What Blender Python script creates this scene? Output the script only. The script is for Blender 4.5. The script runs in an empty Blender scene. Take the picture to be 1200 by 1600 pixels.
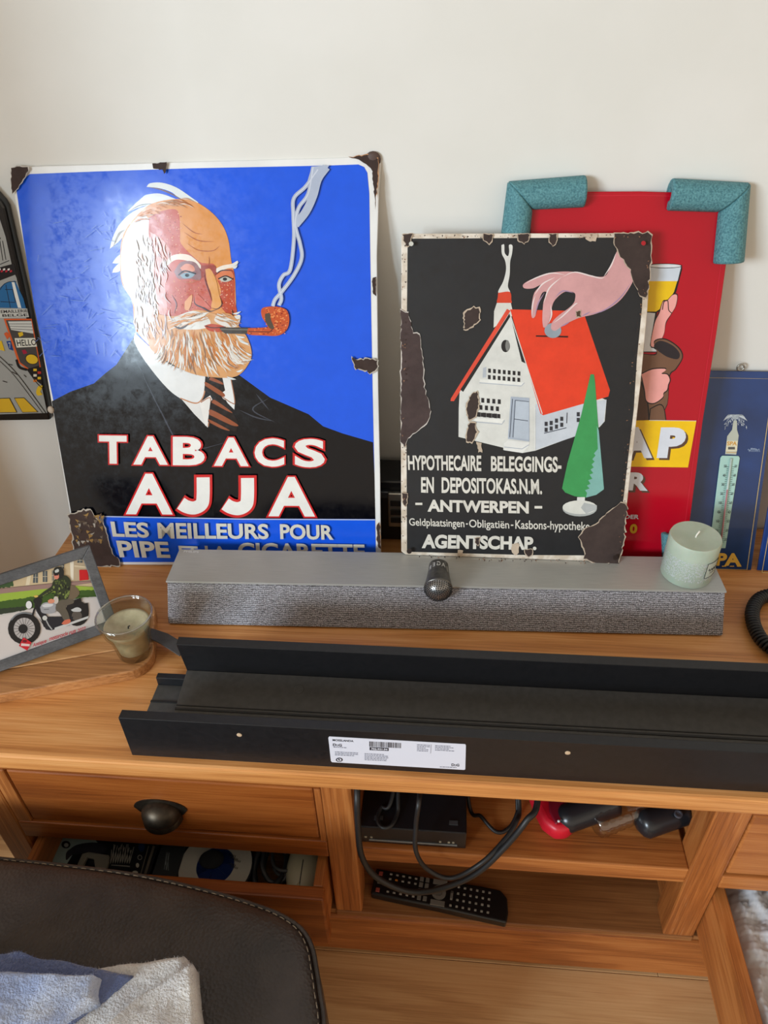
import bpy, bmesh, math, random
import numpy as np
from mathutils import Vector, Matrix, noise
from mathutils.geometry import tessellate_polygon
random.seed(7)
sc = bpy.context.scene
C = sc.collection

# ---------------------------------------------------------------- camera, world, lights, exposure
F = 1160.0
PITCH, YAW, ROLL = math.radians(36.8), math.radians(5.9), math.radians(1.81)
EYE = np.array([0, 0, 1.31])
FW = np.array([-math.sin(YAW)*math.cos(PITCH), math.cos(YAW)*math.cos(PITCH), -math.sin(PITCH)])
_r = np.array([math.cos(YAW), math.sin(YAW), 0.0]); _u = np.cross(_r, FW)
RT = math.cos(ROLL)*_r - math.sin(ROLL)*_u
UP = math.cos(ROLL)*_u + math.sin(ROLL)*_r
cd = bpy.data.cameras.new('camera'); cam = bpy.data.objects.new('camera', cd); C.objects.link(cam)
cd.sensor_fit = 'VERTICAL'; cd.sensor_height = 36; cd.lens = F/1600*36; cd.clip_start = .01
cam.matrix_world = Matrix([[RT[i], UP[i], -FW[i], EYE[i]] for i in range(3)] + [[0, 0, 0, 1]])
sc.camera = cam

w = bpy.data.worlds.new('daylit_room'); sc.world = w; w.use_nodes = True
bg = w.node_tree.nodes['Background']; bg.inputs[0].default_value = (1.0, .84, .66, 1); bg.inputs[1].default_value = .98

def area(name, loc, target, sx, sy, power, col):
    l = bpy.data.lights.new(name, 'AREA'); l.shape = 'RECTANGLE'; l.size = sx; l.size_y = sy; l.energy = power; l.color = col
    o = bpy.data.objects.new(name, l); C.objects.link(o); o.location = loc
    o.rotation_euler = (Vector(target)-Vector(loc)).to_track_quat('-Z', 'Y').to_euler(); return o
area('window_daylight', (-1.78, -2.12, 1.6), (-.2, 1.0, .85), .28, .9, 36, (.70, .87, 1))
area('added_key_daylight', (-5.0, -4.7, 2.5), (.3, 1.0, .7), 1.5, 1.5, 320, (.76, .89, 1))  # added far key light, placed clear of the signs' reflections
sc.view_settings.view_transform = 'Standard'; sc.view_settings.look = 'None'
sc.view_settings.exposure = 0.0; sc.view_settings.gamma = 1; sc.view_settings.use_curve_mapping = False
sc.cycles.max_bounces = 10; sc.cycles.transparent_max_bounces = 12

# ---------------------------------------------------------------- helpers
def ray(x, y): return FW + RT*(x-600)/F - UP*(y-800)/F
def onz(x, y, z):
    d = ray(x, y); return EYE + d*(z-EYE[2])/d[2]
def ony(x, y, Y):
    d = ray(x, y); return EYE + d*Y/d[1]
def lin(v):
    v /= 255.; return v/12.92 if v <= .04045 else ((v+.055)/1.055)**2.4
def rgb(r, g, b): return (lin(r), lin(g), lin(b), 1.0)

ORG = {}
def empty(name, loc, label=None, cat=None, group=None):
    o = bpy.data.objects.new(name, None); C.objects.link(o); o.location = loc; o.empty_display_size = .02
    ORG[o.name] = Vector(loc); tag(o, label, cat, group); return o
def tag(o, label=None, cat=None, group=None, kind=None):
    if label: o['label'] = label
    if cat: o['category'] = cat
    if group: o['group'] = group
    if kind: o['kind'] = kind
    return o
def obj(name, verts, faces, mat, parent=None, smooth=False, bev=0, seg=2, cols=None, sub=0, origin=None, auto=None):
    verts = [Vector(v) for v in verts]
    if parent is not None: og = ORG[parent.name]
    elif origin is not None: og = Vector(origin)
    else:
        zs = [v.z for v in verts]; og = Vector(((min(v.x for v in verts)+max(v.x for v in verts))/2, (min(v.y for v in verts)+max(v.y for v in verts))/2, min(zs)))
    me = bpy.data.meshes.new(name)
    me.from_pydata([v-og for v in verts], [], faces)
    bm = bmesh.new(); bm.from_mesh(me)
    if cols is None: bmesh.ops.recalc_face_normals(bm, faces=bm.faces)
    bm.to_mesh(me); bm.free()
    if cols is not None:
        a = me.color_attributes.new('Col', 'FLOAT_COLOR', 'POINT'); a.data.foreach_set('color', np.array(cols, 'f').ravel())
    me.materials.append(mat)
    if smooth: me.polygons.foreach_set('use_smooth', [True]*len(me.polygons))
    o = bpy.data.objects.new(name, me); C.objects.link(o)
    if parent is not None: o.parent = parent
    else: o.location = og
    ORG[o.name] = og
    if bev:
        m = o.modifiers.new('bevel', 'BEVEL'); m.width = bev; m.segments = seg; m.limit_method = 'ANGLE'; m.angle_limit = math.radians(35)
    if sub:
        m = o.modifiers.new('sub', 'SUBSURF'); m.levels = m.render_levels = sub
    if auto is not None:
        me.polygons.foreach_set('use_smooth', [True]*len(me.polygons)); me.set_sharp_from_angle(angle=math.radians(auto))
    return o
class MB:
    def __init__(s): s.v = []; s.f = []
    def add(s, v, f):
        n = len(s.v); s.v += [tuple(a) for a in v]; s.f += [tuple(i+n for i in q) for q in f]; return s
    def box(s, x0, x1, y0, y1, z0, z1):
        return s.add([(x, y, z) for x in (x0, x1) for y in (y0, y1) for z in (z0, z1)],
                     [(0, 1, 3, 2), (4, 6, 7, 5), (0, 4, 5, 1), (2, 3, 7, 6), (0, 2, 6, 4), (1, 5, 7, 3)])
    def obox(s, c, ax, ay, az):   # oriented box: centre and half axes
        c, ax, ay, az = map(Vector, (c, ax, ay, az))
        return s.add([c+ax*i+ay*j+az*k for i in (-1, 1) for j in (-1, 1) for k in (-1, 1)],
                     [(0, 1, 3, 2), (4, 6, 7, 5), (0, 4, 5, 1), (2, 3, 7, 6), (0, 2, 6, 4), (1, 5, 7, 3)])
    def prism(s, pts, d):         # closed outline of 3d points, extruded by vector d
        n = len(pts); pts = [Vector(p) for p in pts]; d = Vector(d)
        return s.add(pts+[p+d for p in pts], [tuple(range(n))[::-1], tuple(range(n, 2*n))] + [(i, (i+1) % n, n+(i+1) % n, n+i) for i in range(n)])
    def lathe(s, c, prof, seg=40, axis=(0, 0, 1), close=True):
        ax = Vector(axis).normalized(); q = Vector((0, 0, 1)).rotation_difference(ax); c = Vector(c); v = []; f = []; m = len(prof)
        for i in range(seg):
            a = 2*math.pi*i/seg
            for r, z in prof: v.append(c + q @ Vector((r*math.cos(a), r*math.sin(a), z)))
        for i in range(seg):
            j = (i+1) % seg
            for k in range(m-1): f.append((i*m+k, j*m+k, j*m+k+1, i*m+k+1))
        if close:
            if prof[0][0] > 1e-6: f.append(tuple(i*m for i in range(seg))[::-1])
            if prof[-1][0] > 1e-6: f.append(tuple(i*m+m-1 for i in range(seg)))
        return s.add(v, f)
    def tube(s, pts, r, seg=8, cap=True):
        pts = [Vector(p) for p in pts]; n = len(pts); v = []; f = []; N = None
        for i, p in enumerate(pts):
            t = (pts[min(i+1, n-1)]-pts[max(i-1, 0)]).normalized()
            if N is None: N = t.orthogonal().normalized()
            N = (N - t*N.dot(t)).normalized(); B = t.cross(N)
            rr = r[i] if isinstance(r, (list, tuple)) else r
            for k in range(seg):
                a = 2*math.pi*k/seg; v.append(p+N*rr*math.cos(a)+B*rr*math.sin(a))
        for i in range(n-1):
            for k in range(seg):
                l = (k+1) % seg; f.append((i*seg+k, i*seg+l, (i+1)*seg+l, (i+1)*seg+k))
        if cap: f.append(tuple(range(seg))[::-1]); f.append(tuple((n-1)*seg+k for k in range(seg)))
        return s.add(v, f)
    def ell(s, c, rx, ry, rz, seg=20, ring=12, q=None):
        c = Vector(c); v = []; f = []
        for i in range(ring+1):
            t = math.pi*i/ring
            for k in range(seg):
                a = 2*math.pi*k/seg; p = Vector((rx*math.sin(t)*math.cos(a), ry*math.sin(t)*math.sin(a), rz*math.cos(t)))
                v.append(c + (q @ p if q else p))
        for i in range(ring):
            for k in range(seg):
                l = (k+1) % seg; f.append((i*seg+k, (i+1)*seg+k, (i+1)*seg+l, i*seg+l))
        return s.add(v, f)
    def make(s, name, mat, parent=None, **k): return obj(name, s.v, s.f, mat, parent, **k)
def smoothpath(pts, n=8):
    P = [Vector(p) for p in pts]; P = [P[0]*2-P[1]]+P+[P[-1]*2-P[-2]]; out = []
    for i in range(1, len(P)-2):
        for k in range(n):
            t = k/n; a, b, c, d = P[i-1:i+3]
            out.append(.5*((2*b)+(c-a)*t+(2*a-5*b+4*c-d)*t*t+(3*b-a-3*c+d)*t**3))
    out.append(P[-2]); return out

# ---------------------------------------------------------------- materials
def mat(name, col=(.5, .5, .5, 1), rough=.5, metal=0, **kw):
    m = bpy.data.materials.new(name); m.use_nodes = True; b = m.node_tree.nodes['Principled BSDF']
    b.inputs['Base Color'].default_value = col; b.inputs['Roughness'].default_value = rough; b.inputs['Metallic'].default_value = metal
    for k, v in kw.items(): b.inputs[k.replace('_', ' ')].default_value = v
    return m
def N(m, t, **kw):
    n = m.node_tree.nodes.new('ShaderNode'+t)
    for k, v in kw.items():
        if hasattr(n, k) and k not in n.inputs: setattr(n, k, v)
        else: n.inputs[k.replace('_', ' ')].default_value = v
    return n
def L(m, a, ao, b, bi): m.node_tree.links.new(a.outputs[ao], b.inputs[bi])
def P_(m): return m.node_tree.nodes['Principled BSDF']
def ramp(m, stops):
    n = N(m, 'ValToRGB'); e = n.color_ramp.elements
    while len(e) < len(stops): e.new(.5)
    for i, (p, c) in enumerate(stops): e[i].position = p; e[i].color = c
    return n
def bump(m, src, out, strength, dist=.001):
    b = N(m, 'Bump', Strength=strength, Distance=dist); L(m, src, out, b, 'Height'); L(m, b, 'Normal', P_(m), 'Normal'); return b
def noisy(name, c1, c2, scale, rough=.5, metal=0, bstr=0, bdist=.001, detail=6, stretch=(1, 1, 1), lo=.35, hi=.65, **kw):
    m = mat(name, c1, rough, metal, **kw); t = N(m, 'TexCoord'); mp = N(m, 'Mapping'); mp.inputs['Scale'].default_value = stretch
    n = N(m, 'TexNoise', Scale=scale, Detail=detail); r = ramp(m, [(lo, c1), (hi, c2)])
    L(m, t, 'Object', mp, 'Vector'); L(m, mp, 'Vector', n, 'Vector'); L(m, n, 'Fac', r, 'Fac'); L(m, r, 'Color', P_(m), 'Base Color')
    if bstr: bump(m, n, 'Fac', bstr, bdist)
    return m
def wood(name, dark, mid, light, axis='x', rough=.38, freq=9, seed=0.0, worn=0):
    m = mat(name, mid, rough); t = N(m, 'TexCoord'); mp = N(m, 'Mapping'); L(m, t, 'Object', mp, 'Vector')
    s = {'x': (1.1, freq, freq), 'y': (freq, 1.1, freq), 'z': (freq, freq, 1.1)}[axis]
    mp.inputs['Scale'].default_value = s; mp.inputs['Location'].default_value = (seed, seed*1.7, seed*.6)
    big = N(m, 'TexNoise', Scale=1.1, Detail=4, Roughness=.55, Distortion=.8); L(m, mp, 'Vector', big, 'Vector')
    mp2 = N(m, 'Mapping'); L(m, mp, 'Vector', mp2, 'Vector'); mp2.inputs['Scale'].default_value = {'x': (4, 20, 20), 'y': (20, 4, 20), 'z': (20, 20, 4)}[axis]
    fine = N(m, 'TexNoise', Scale=1.6, Detail=8, Roughness=.65); L(m, mp2, 'Vector', fine, 'Vector')
    wv = N(m, 'Math', operation='MULTIPLY'); wv.inputs[1].default_value = 26; L(m, big, 'Fac', wv, 0)
    sn = N(m, 'Math', operation='SINE'); L(m, wv, 0, sn, 0)
    mr = N(m, 'MapRange'); L(m, sn, 0, mr, 'Value'); mr.inputs['From Min'].default_value = -1
    a = N(m, 'Math', operation='MULTIPLY'); L(m, mr, 0, a, 0); a.inputs[1].default_value = .2
    b = N(m, 'Math', operation='MULTIPLY_ADD'); L(m, fine, 'Fac', b, 0); b.inputs[1].default_value = .78; L(m, a, 0, b, 2)
    r = ramp(m, [(.22, dark), (.48, mid), (.78, light)]); L(m, b, 0, r, 'Fac'); L(m, r, 'Color', P_(m), 'Base Color')
    if worn:
        wn = N(m, 'TexNoise', Scale=2.2, Detail=10, Roughness=.75); L(m, mp2, 'Vector', wn, 'Vector')
        wr = ramp(m, [(.60, (0, 0, 0, 1)), (.66, (1, 1, 1, 1))]); L(m, wn, 'Fac', wr, 'Fac')
        mx = N(m, 'Mix', data_type='RGBA'); L(m, wr, 'Color', mx, 0); L(m, r, 'Color', mx, 6); mx.inputs[7].default_value = rgb(205, 160, 118)
        sc_ = N(m, 'Math', operation='MULTIPLY'); sc_.inputs[1].default_value = worn; L(m, wr, 'Color', sc_, 0); L(m, sc_, 0, mx, 0)
        L(m, mx, 2, P_(m), 'Base Color')
    bump(m, b, 0, .25, .0006); return m
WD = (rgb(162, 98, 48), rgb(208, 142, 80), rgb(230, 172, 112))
W_SHADED = (rgb(90, 42, 12), rgb(138, 72, 26), rgb(170, 100, 44))  # darker teak: the footstool's shade on the left drawer, put into the colour
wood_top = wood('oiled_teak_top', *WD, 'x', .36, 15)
wood_front = wood('teak_front_shaded', *W_SHADED, 'x', .4, 15, 3.1)
WP = (rgb(112, 58, 24), rgb(166, 98, 46), rgb(196, 130, 72))
wood_shelf = wood('teak_shelf', *WP, 'x', .42, 15, 4.4)
wood_frontv = wood('teak_post', *WP, 'z', .42, 15, 5.3, worn=.55)
wood_side = wood('teak_rail_depth', *WP, 'y', .42, 15, 1.9, worn=.4)
wood_in = wood('teak_inside', rgb(110, 66, 32), rgb(150, 98, 54), rgb(176, 124, 74), 'x', .5, 13, 8.2)
wood_floor = wood('oak_laminate', rgb(170, 124, 78), rgb(204, 158, 108), rgb(220, 180, 130), 'x', .45, 14, 2.2)
wood_b1 = wood('acacia_board_a', rgb(128, 80, 42), rgb(182, 126, 76), rgb(208, 156, 100), 'x', .4, 10, 6.0)
wood_b2 = wood('acacia_board_b', rgb(140, 88, 44), rgb(190, 134, 82), rgb(214, 166, 112), 'x', .4, 12, 11.0)
black_paint = noisy('black_metal_paint', rgb(17, 18, 21), rgb(24, 24, 27), 160, .42, 0, .12, .0003)
grey_face = noisy('charcoal_shelf_face', rgb(66, 64, 62), rgb(74, 72, 70), 120, .48, 0, .1, .0003)
black_plastic = mat('black_plastic', rgb(22, 22, 25), .3)
black_rubber = mat('black_rubber', rgb(26, 25, 26), .5)
alu = noisy('brushed_aluminium', rgb(172, 171, 166), rgb(182, 181, 176), 30, .4, .25, 0, stretch=(1, 40, 40))
steel = mat('steel', rgb(170, 168, 160), .35, .9)
wall_m = noisy('painted_plaster', rgb(220, 218, 211), rgb(225, 223, 217), 6, .8, 0, .25, .0008)
candle_m = noisy('pale_green_wax', rgb(172, 186, 168), rgb(184, 197, 180), 40, .45, 0, .2, .0006, Subsurface_Weight=.25, Subsurface_Scale=.01)
dark_pull = noisy('aged_bronze', rgb(52, 45, 38), rgb(76, 66, 54), 60, .42, .8, .2, .0004)

def enamel(name, rough=.16, scratch=.35, tint=.12):
    m = mat(name, (1, 1, 1, 1), rough, 0, Coat_Weight=.08, Coat_Roughness=.1, Specular_IOR_Level=.27)
    a = N(m, 'VertexColor'); a.layer_name = 'Col'; t = N(m, 'TexCoord')
    n = N(m, 'TexNoise', Scale=26, Detail=10, Roughness=.7); L(m, t, 'Object', n, 'Vector')
    r = ramp(m, [(.3, (1-tint, 1-tint, 1-tint, 1)), (.7, (1, 1, 1, 1))]); L(m, n, 'Fac', r, 'Fac')
    mx = N(m, 'Mix', data_type='RGBA', blend_type='MULTIPLY'); mx.inputs[0].default_value = 1; L(m, a, 'Color', mx, 6); L(m, r, 'Color', mx, 7); L(m, mx, 2, P_(m), 'Base Color')
    n2 = N(m, 'TexNoise', Scale=70, Detail=8, Roughness=.8); L(m, t, 'Object', n2, 'Vector')
    mr = N(m, 'MapRange'); L(m, n2, 'Fac', mr, 'Value'); mr.inputs['From Min'].default_value = .35; mr.inputs['From Max'].default_value = .7
    mr.inputs['To Min'].default_value = rough; mr.inputs['To Max'].default_value = rough+scratch; L(m, mr, 0, P_(m), 'Roughness')
    n3 = N(m, 'TexNoise', Scale=9, Detail=3); L(m, t, 'Object', n3, 'Vector'); bump(m, n3, 'Fac', .18, .004)
    return m
def thin(name, tint, ior=1.45, rough=.03, base=.04):
    m = bpy.data.materials.new(name); m.use_nodes = True; nt = m.node_tree; nt.nodes.remove(nt.nodes['Principled BSDF']); out = nt.nodes['Material Output']
    t = N(m, 'BsdfTransparent'); t.inputs[0].default_value = tint; g = N(m, 'BsdfGlossy', Roughness=rough); lw = N(m, 'LayerWeight'); lw.inputs[0].default_value = .35; pw = N(m, 'Math', operation='POWER'); L(m, lw, 'Facing', pw, 0); pw.inputs[1].default_value = 2; a = N(m, 'Math', operation='MULTIPLY_ADD'); L(m, pw, 0, a, 0); a.inputs[1].default_value = .55; a.inputs[2].default_value = base; a.use_clamp = True
    x = N(m, 'MixShader'); L(m, a, 0, x, 0); L(m, t, 0, x, 1); L(m, g, 0, x, 2); L(m, x, 0, out, 0); return m
enamel_gloss = enamel('glossy_enamel', .09, .2)
enamel_worn = enamel('worn_enamel', .32, .3, .2)
print_m = enamel('printed_surface', .35, .1, .05)
rust_m = enamel('chipped_rusty_steel', .6, .2, .45)

# ---------------------------------------------------------------- flat print: polygons in a plane, layered a hair apart
FONT_CACHE = {}
def glyph(txt, off=0.0, shear=0.0):
    k = (txt, off, shear)
    if k not in FONT_CACHE:
        cu = bpy.data.curves.new('t', 'FONT'); cu.body = txt; cu.offset = off; cu.shear = shear; cu.resolution_u = 4
        o = bpy.data.objects.new('t', cu); me = bpy.data.meshes.new_from_object(o)
        FONT_CACHE[k] = ([(v.co.x, v.co.y) for v in me.vertices], [tuple(p.vertices) for p in me.polygons])
        bpy.data.objects.remove(o); bpy.data.curves.remove(cu); bpy.data.meshes.remove(me)
    return FONT_CACHE[k]
class Art:
    def __init__(s, p0, n, lift=.0004):
        s.p0 = np.array(p0, float); s.n = np.array(n, float)/np.linalg.norm(n); s.lift = lift; s.k = 0; s.fr(0, 0, 1); s.clear()
    def clear(s): s.v = []; s.f = []; s.c = []
    def fr(s, ox, oy, sc): s.o = (ox, oy, sc); return s
    def P(s, x, y, h=0):
        x = s.o[0]+x*s.o[2]; y = s.o[1]+y*s.o[2]; d = ray(x, y); return EYE + d*(np.dot(s.p0-EYE, s.n)/np.dot(d, s.n)) + s.n*h
    def lay(s): s.k += 1; return s.lift+s.k*2.2e-5
    def poly(s, pts, col, keep=False):
        h = s.lift+s.k*2.2e-5 if keep else s.lay(); b = len(s.v)
        s.v += [tuple(s.P(x, y, h)) for x, y in pts]; s.c += [col[i % len(col)] for i in range(len(pts))] if isinstance(col, list) else [col]*len(pts)
        for t in tessellate_polygon([[Vector((x, y, 0)) for x, y in pts]]): s.f.append((b+t[0], b+t[1], b+t[2]))
        return s
    def line(s, pts, w, col, taper=False, keep=False):
        n = len(pts); A = []; B = []
        for i, (x, y) in enumerate(pts):
            x0, y0 = pts[max(i-1, 0)]; x1, y1 = pts[min(i+1, n-1)]; l = math.hypot(x1-x0, y1-y0) or 1; nx, ny = -(y1-y0)/l, (x1-x0)/l
            ww = w/2*(math.sin(math.pi*(i+.15)/(n-.7)) if taper else 1); A.append((x+nx*ww, y+ny*ww)); B.append((x-nx*ww, y-ny*ww))
        h = s.lift+s.k*2.2e-5 if keep else s.lay(); b = len(s.v)
        s.v += [tuple(s.P(x, y, h)) for x, y in A+B]; s.c += [col]*(2*n); s.f += [(b+i, b+i+1, b+n+i+1, b+n+i) for i in range(n-1)]; return s
    def curve(s, pts, w, col, taper=False, keep=False):
        return s.line([(p.x, p.y) for p in smoothpath([(x, y, 0) for x, y in pts], 6)], w, col, taper, keep)
    def blob(s, pts, col): return s.poly([(p.x, p.y) for p in smoothpath([(x, y, 0) for x, y in pts+[pts[0]]], 5)][:-1], col)
    def ell(s, x, y, rx, ry, col, keep=False, a0=0):
        return s.poly([(x+rx*math.cos(t*math.pi/10)*math.cos(a0)-ry*math.sin(t*math.pi/10)*math.sin(a0), y+rx*math.cos(t*math.pi/10)*math.sin(a0)+ry*math.sin(t*math.pi/10)*math.cos(a0)) for t in range(20)], col, keep)
    def rough(s, pts, col, amp, step=4, edge=None, ew=2.5):
        out = []; n = len(pts)
        for i in range(n):
            x0, y0 = pts[i]; x1, y1 = pts[(i+1) % n]; m = max(1, int(math.hypot(x1-x0, y1-y0)/step))
            for k in range(m): out.append((x0+(x1-x0)*k/m+random.uniform(-amp, amp), y0+(y1-y0)*k/m+random.uniform(-amp, amp)))
        if edge:
            cx = sum(p[0] for p in out)/len(out); cy = sum(p[1] for p in out)/len(out); o2 = []
            for x, y in out:
                l = math.hypot(x-cx, y-cy) or 1; e = ew*random.uniform(.4, 1.3); o2.append((x+(x-cx)/l*e, y+(y-cy)/l*e))
            s.poly(o2, edge)
        return s.poly(out, col)
    def text(s, txt, quad, col, off=0.0, shear=0.0, fit=None):     # quad: TL, TR, BR, BL of the ink
        v, f = glyph(txt, off, shear); v0, _ = glyph(txt, off if fit is None else fit, shear); xs = [a[0] for a in v0]; ys = [a[1] for a in v0]; X0, X1, Y0, Y1 = min(xs), max(xs), min(ys), max(ys)
        h = s.lay(); b = len(s.v); (a, c, d, e) = quad
        for x, y in v:
            u = (x-X0)/(X1-X0); t = (Y1-y)/(Y1-Y0)
            px = (a[0]*(1-u)+c[0]*u)*(1-t)+(e[0]*(1-u)+d[0]*u)*t; py = (a[1]*(1-u)+c[1]*u)*(1-t)+(e[1]*(1-u)+d[1]*u)*t
            s.v.append(tuple(s.P(px, py, h))); s.c.append(col)
        s.f += [tuple(b+i for i in p) for p in f]; return s
    def make(s, name, m, parent):
        o = obj(name, s.v, s.f, m, parent, cols=s.c); s.clear(); return o
def rq(x0, y0, x1, y1): return [(x0, y0), (x1, y0), (x1, y1), (x0, y1)]

# ================================================================ THE SETTING
TOP = .51; WALLY = 1.062
struct = lambda o: tag(o, kind='structure')
m = MB(); nx, nz = 2, 2
wl = MB().box(-3, 3, WALLY, WALLY+.12, 0, 2.62).make('wall_back', wall_m); struct(wl)
fl = MB().box(-3, 3, -3, WALLY, -.05, -.006).make('floor', mat('underlay', rgb(90, 70, 50), .9), origin=(0, 0, 0)); struct(fl)
for r in range(9):
    y1 = .535-.19*r+.57; x = -1.9+((r*.53) % 1.2)
    while x < 1.8:
        if y1 > -.7: MB().box(x+.0003, x+1.2-.0003, y1-.19+.0003, y1-.0003, -.006, 0).make('plank', wood_floor, fl, bev=.0008, seg=1)
        x += 1.2
struct(MB().box(-3, 3, -2.7, WALLY, 2.62, 2.7).make('ceiling', wall_m))
struct(MB().box(-1.1, -.972, .43, WALLY-.001, 0, 2.6).make('added_shade_pier', noisy('warm_bounce_plaster', rgb(205, 180, 150), rgb(212, 188, 158), 6, .85)))  # unseen added pier: shades the left of the back wall, beige for warm bounce
struct(MB().box(-.954, 3, WALLY-.014, WALLY, 0, .08).make('baseboard_back', mat('white_skirting', rgb(225, 222, 214), .5), bev=.003))

# ================================================================ SIDEBOARD
SX0, SX1, FY = -.66, .93, .54
sb = empty('sideboard', (.135, .79, 0), 'long teak sideboard with drawers and open shelves carrying the signs', 'sideboard')
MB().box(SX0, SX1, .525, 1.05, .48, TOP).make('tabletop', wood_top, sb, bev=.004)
def post(x0, x1, y0=FY, y1=FY+.045, z0=0, z1=.48, m=wood_frontv): return MB().box(x0, x1, y0, y1, z0, z1).make('post', m, sb, bev=.003)
post(-.642, -.6); post(-.15, -.109, z0=.13); post(.342, .387, z0=.13); post(.868, .91)
post(-.642, -.6, 1.0, 1.045); post(.868, .91, 1.0, 1.045)
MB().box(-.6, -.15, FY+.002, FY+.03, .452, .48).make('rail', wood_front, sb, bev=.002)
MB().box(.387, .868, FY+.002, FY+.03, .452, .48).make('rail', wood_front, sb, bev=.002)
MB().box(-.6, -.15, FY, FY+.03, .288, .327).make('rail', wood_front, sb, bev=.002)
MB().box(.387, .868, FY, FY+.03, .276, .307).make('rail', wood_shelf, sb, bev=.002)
MB().box(-.6, .868, FY-.004, FY+.035, .006, .118).make('plinth_rail', wood_shelf, sb, bev=.004)
MB().box(-.15, .387, FY-.001, 1.0, .118, .13).make('bottom_board', wood_in, sb, bev=.002)
MB().box(-.6, -.15, FY+.002, 1.0, .118, .13).make('bottom_board', wood_in, sb); MB().box(.387, .868, FY+.002, 1.0, .118, .13).make('bottom_board', wood_in, sb)
MB().box(-.109, .342, FY+.002, 1.0, .281, .315).make('shelf', wood_shelf, sb, bev=.002)
MB().box(-.6, .868, 1.0, 1.012, .118, .48).make('back_panel', wood_in, sb)
MB().box(-.632, -.614, FY+.045, 1.0, .04, .48).make('side_panel', wood_side, sb); MB().box(.882, .9, FY+.045, 1.0, .04, .48).make('side_panel', wood_side, sb)
MB().box(-.14, -.118, FY+.045, 1.0, .13, .48).make('partition', wood_side, sb)
MB().box(.351, .373, FY+.045, 1.0, .13, .48).make('partition', wood_side, sb)
def closed_drawer(x0, x1, z0, z1, hx):
    d = MB().box(x0, x1, FY+.003, FY+.023, z0, z1)
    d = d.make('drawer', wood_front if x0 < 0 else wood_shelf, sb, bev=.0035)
    for a in ((x0, x0+.012), (x1-.012, x1)): MB().box(a[0], a[1], FY+.023, .95, z0+.01, z1-.02).make('drawer_side', wood_in, d)
    if hx is not None:
        c = Vector((hx, FY+.003, .378)); pl = []
        for k in range(17):
            a = math.pi*k/16; pl.append((c.x+.0375*math.cos(a), c.y-.0015, c.z+.004+.021*math.sin(a)))
        pl += [(c.x-.030, c.y-.0015, c.z-.008), (c.x+.030, c.y-.0015, c.z-.008)]
        h = MB().prism(pl, (0, .0015, 0)); v = []; n = 16; mrg = 10
        for i in range(mrg+1):
            for k in range(n+1):
                a = math.pi*k/n; t = math.pi/2*i/mrg
                v.append((c.x+.028*math.cos(a), c.y-.001-.026*math.sin(a)*math.cos(t), c.z+.022*math.sin(t)*math.sin(a)**.3-.02+.002))
        h.add(v, [(i*(n+1)+k, i*(n+1)+k+1, (i+1)*(n+1)+k+1, (i+1)*(n+1)+k) for i in range(mrg) for k in range(n)])
        h.ell((c.x, c.y-.001, c.z-.004), .0275, .025, .024, 28, 16)
        tag(h.make('cup_handle', dark_pull, d, auto=40), 'aged bronze cup handle')
    return d
closed_drawer(-.578, -.16, .33, .45, -.377)
closed_drawer(.39, .86, .31, .45, .63)
# frame strips beside the left drawer
MB().box(-.6, -.579, FY+.001, FY+.03, .327, .452).make('stile', wood_frontv, sb, bev=.002)
MB().box(-.159, -.15, FY+.001, FY+.03, .327, .452).make('stile', wood_frontv, sb, bev=.001)
# open drawers
def open_drawer(x0, x1, yf, z0, z1, th=.014, front=.02):
    d = MB().box(x0, x1, yf, yf+front, z0, z1).make('drawer', wood_front, sb, bev=.003)
    MB().box(x0+.004, x0+.004+th, yf+front, yf+.44, z0+.01, z1-.002).make('drawer_side', wood_side, d, bev=.002)
    MB().box(x1-.004-th, x1-.004, yf+front, yf+.44, z0+.01, z1-.002).make('drawer_side', wood_side, d, bev=.002)
    MB().box(x0+.005, x1-.005, yf+front, yf+.44, z0+.012, z0+.02).make('drawer_bottom', wood_in, d)
    MB().box(x0+.018, x1-.018, yf+.428, yf+.44, z0+.02, z1-.01).make('drawer_back', wood_in, d); return d
open_drawer(-.597, -.151, .486, .14, .272)
open_drawer(.384, .866, .22, .135, .254, th=.019)

# ================================================================ BLUE SIGN
def slab(name, px, p0, n, th, m, parent, bev=.0015):
    a = Art(p0, n); pts = [a.P(x, y) for x, y in px]; ZM = p0[2]+.001; pts = [q if q[2] > ZM or p0[2] == 0 else q+np.array([0, -n[2]*0-math.sin(math.asin(n[2]))/-n[1]*0, ZM-q[2]]) + np.array([0, (ZM-q[2])*n[2]/-n[1], 0]) for q in pts]; return MB().prism(pts, np.array(a.n)*-th).make(name, m, parent, bev=bev)
white_en = noisy('white_enamel', rgb(222, 222, 220), rgb(232, 232, 230), 20, .2)
th = math.radians(15.8); nb = (0, -math.cos(th), math.sin(th)); pb = (-.3, .8935, TOP)
bs = empty('enamel_sign', (-.3, .895, TOP), 'large blue enamel sign with bearded pipe smoker, leaning on the wall', 'enamel sign')
out = [(26, 261), (70, 259), (250, 254), (400, 250), (560, 245.5), (581, 241), (591, 244), (595, 256), (592, 300), (589, 400), (591, 600), (594, 740), (595.5, 884), (180, 884.5), (124, 884), (109, 801), (80, 628), (50, 452), (21, 300), (19, 270)]
slab('panel', out, pb, nb, .003, white_en, bs, .0012)
A = Art(pb, nb)
BLUE = rgb(26, 90, 226)
A.poly([(47, 272), (150, 268), (300, 263), (450, 260), (517, 258.5), (560, 257), (569, 261), (574, 270), (577, 302), (578.5, 400), (582, 600), (585, 740), (587.5, 876), (380, 878), (180, 878), (126, 877), (112, 800), (84, 628), (54, 480), (37, 375), (26, 297), (33, 282)], BLUE)
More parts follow.
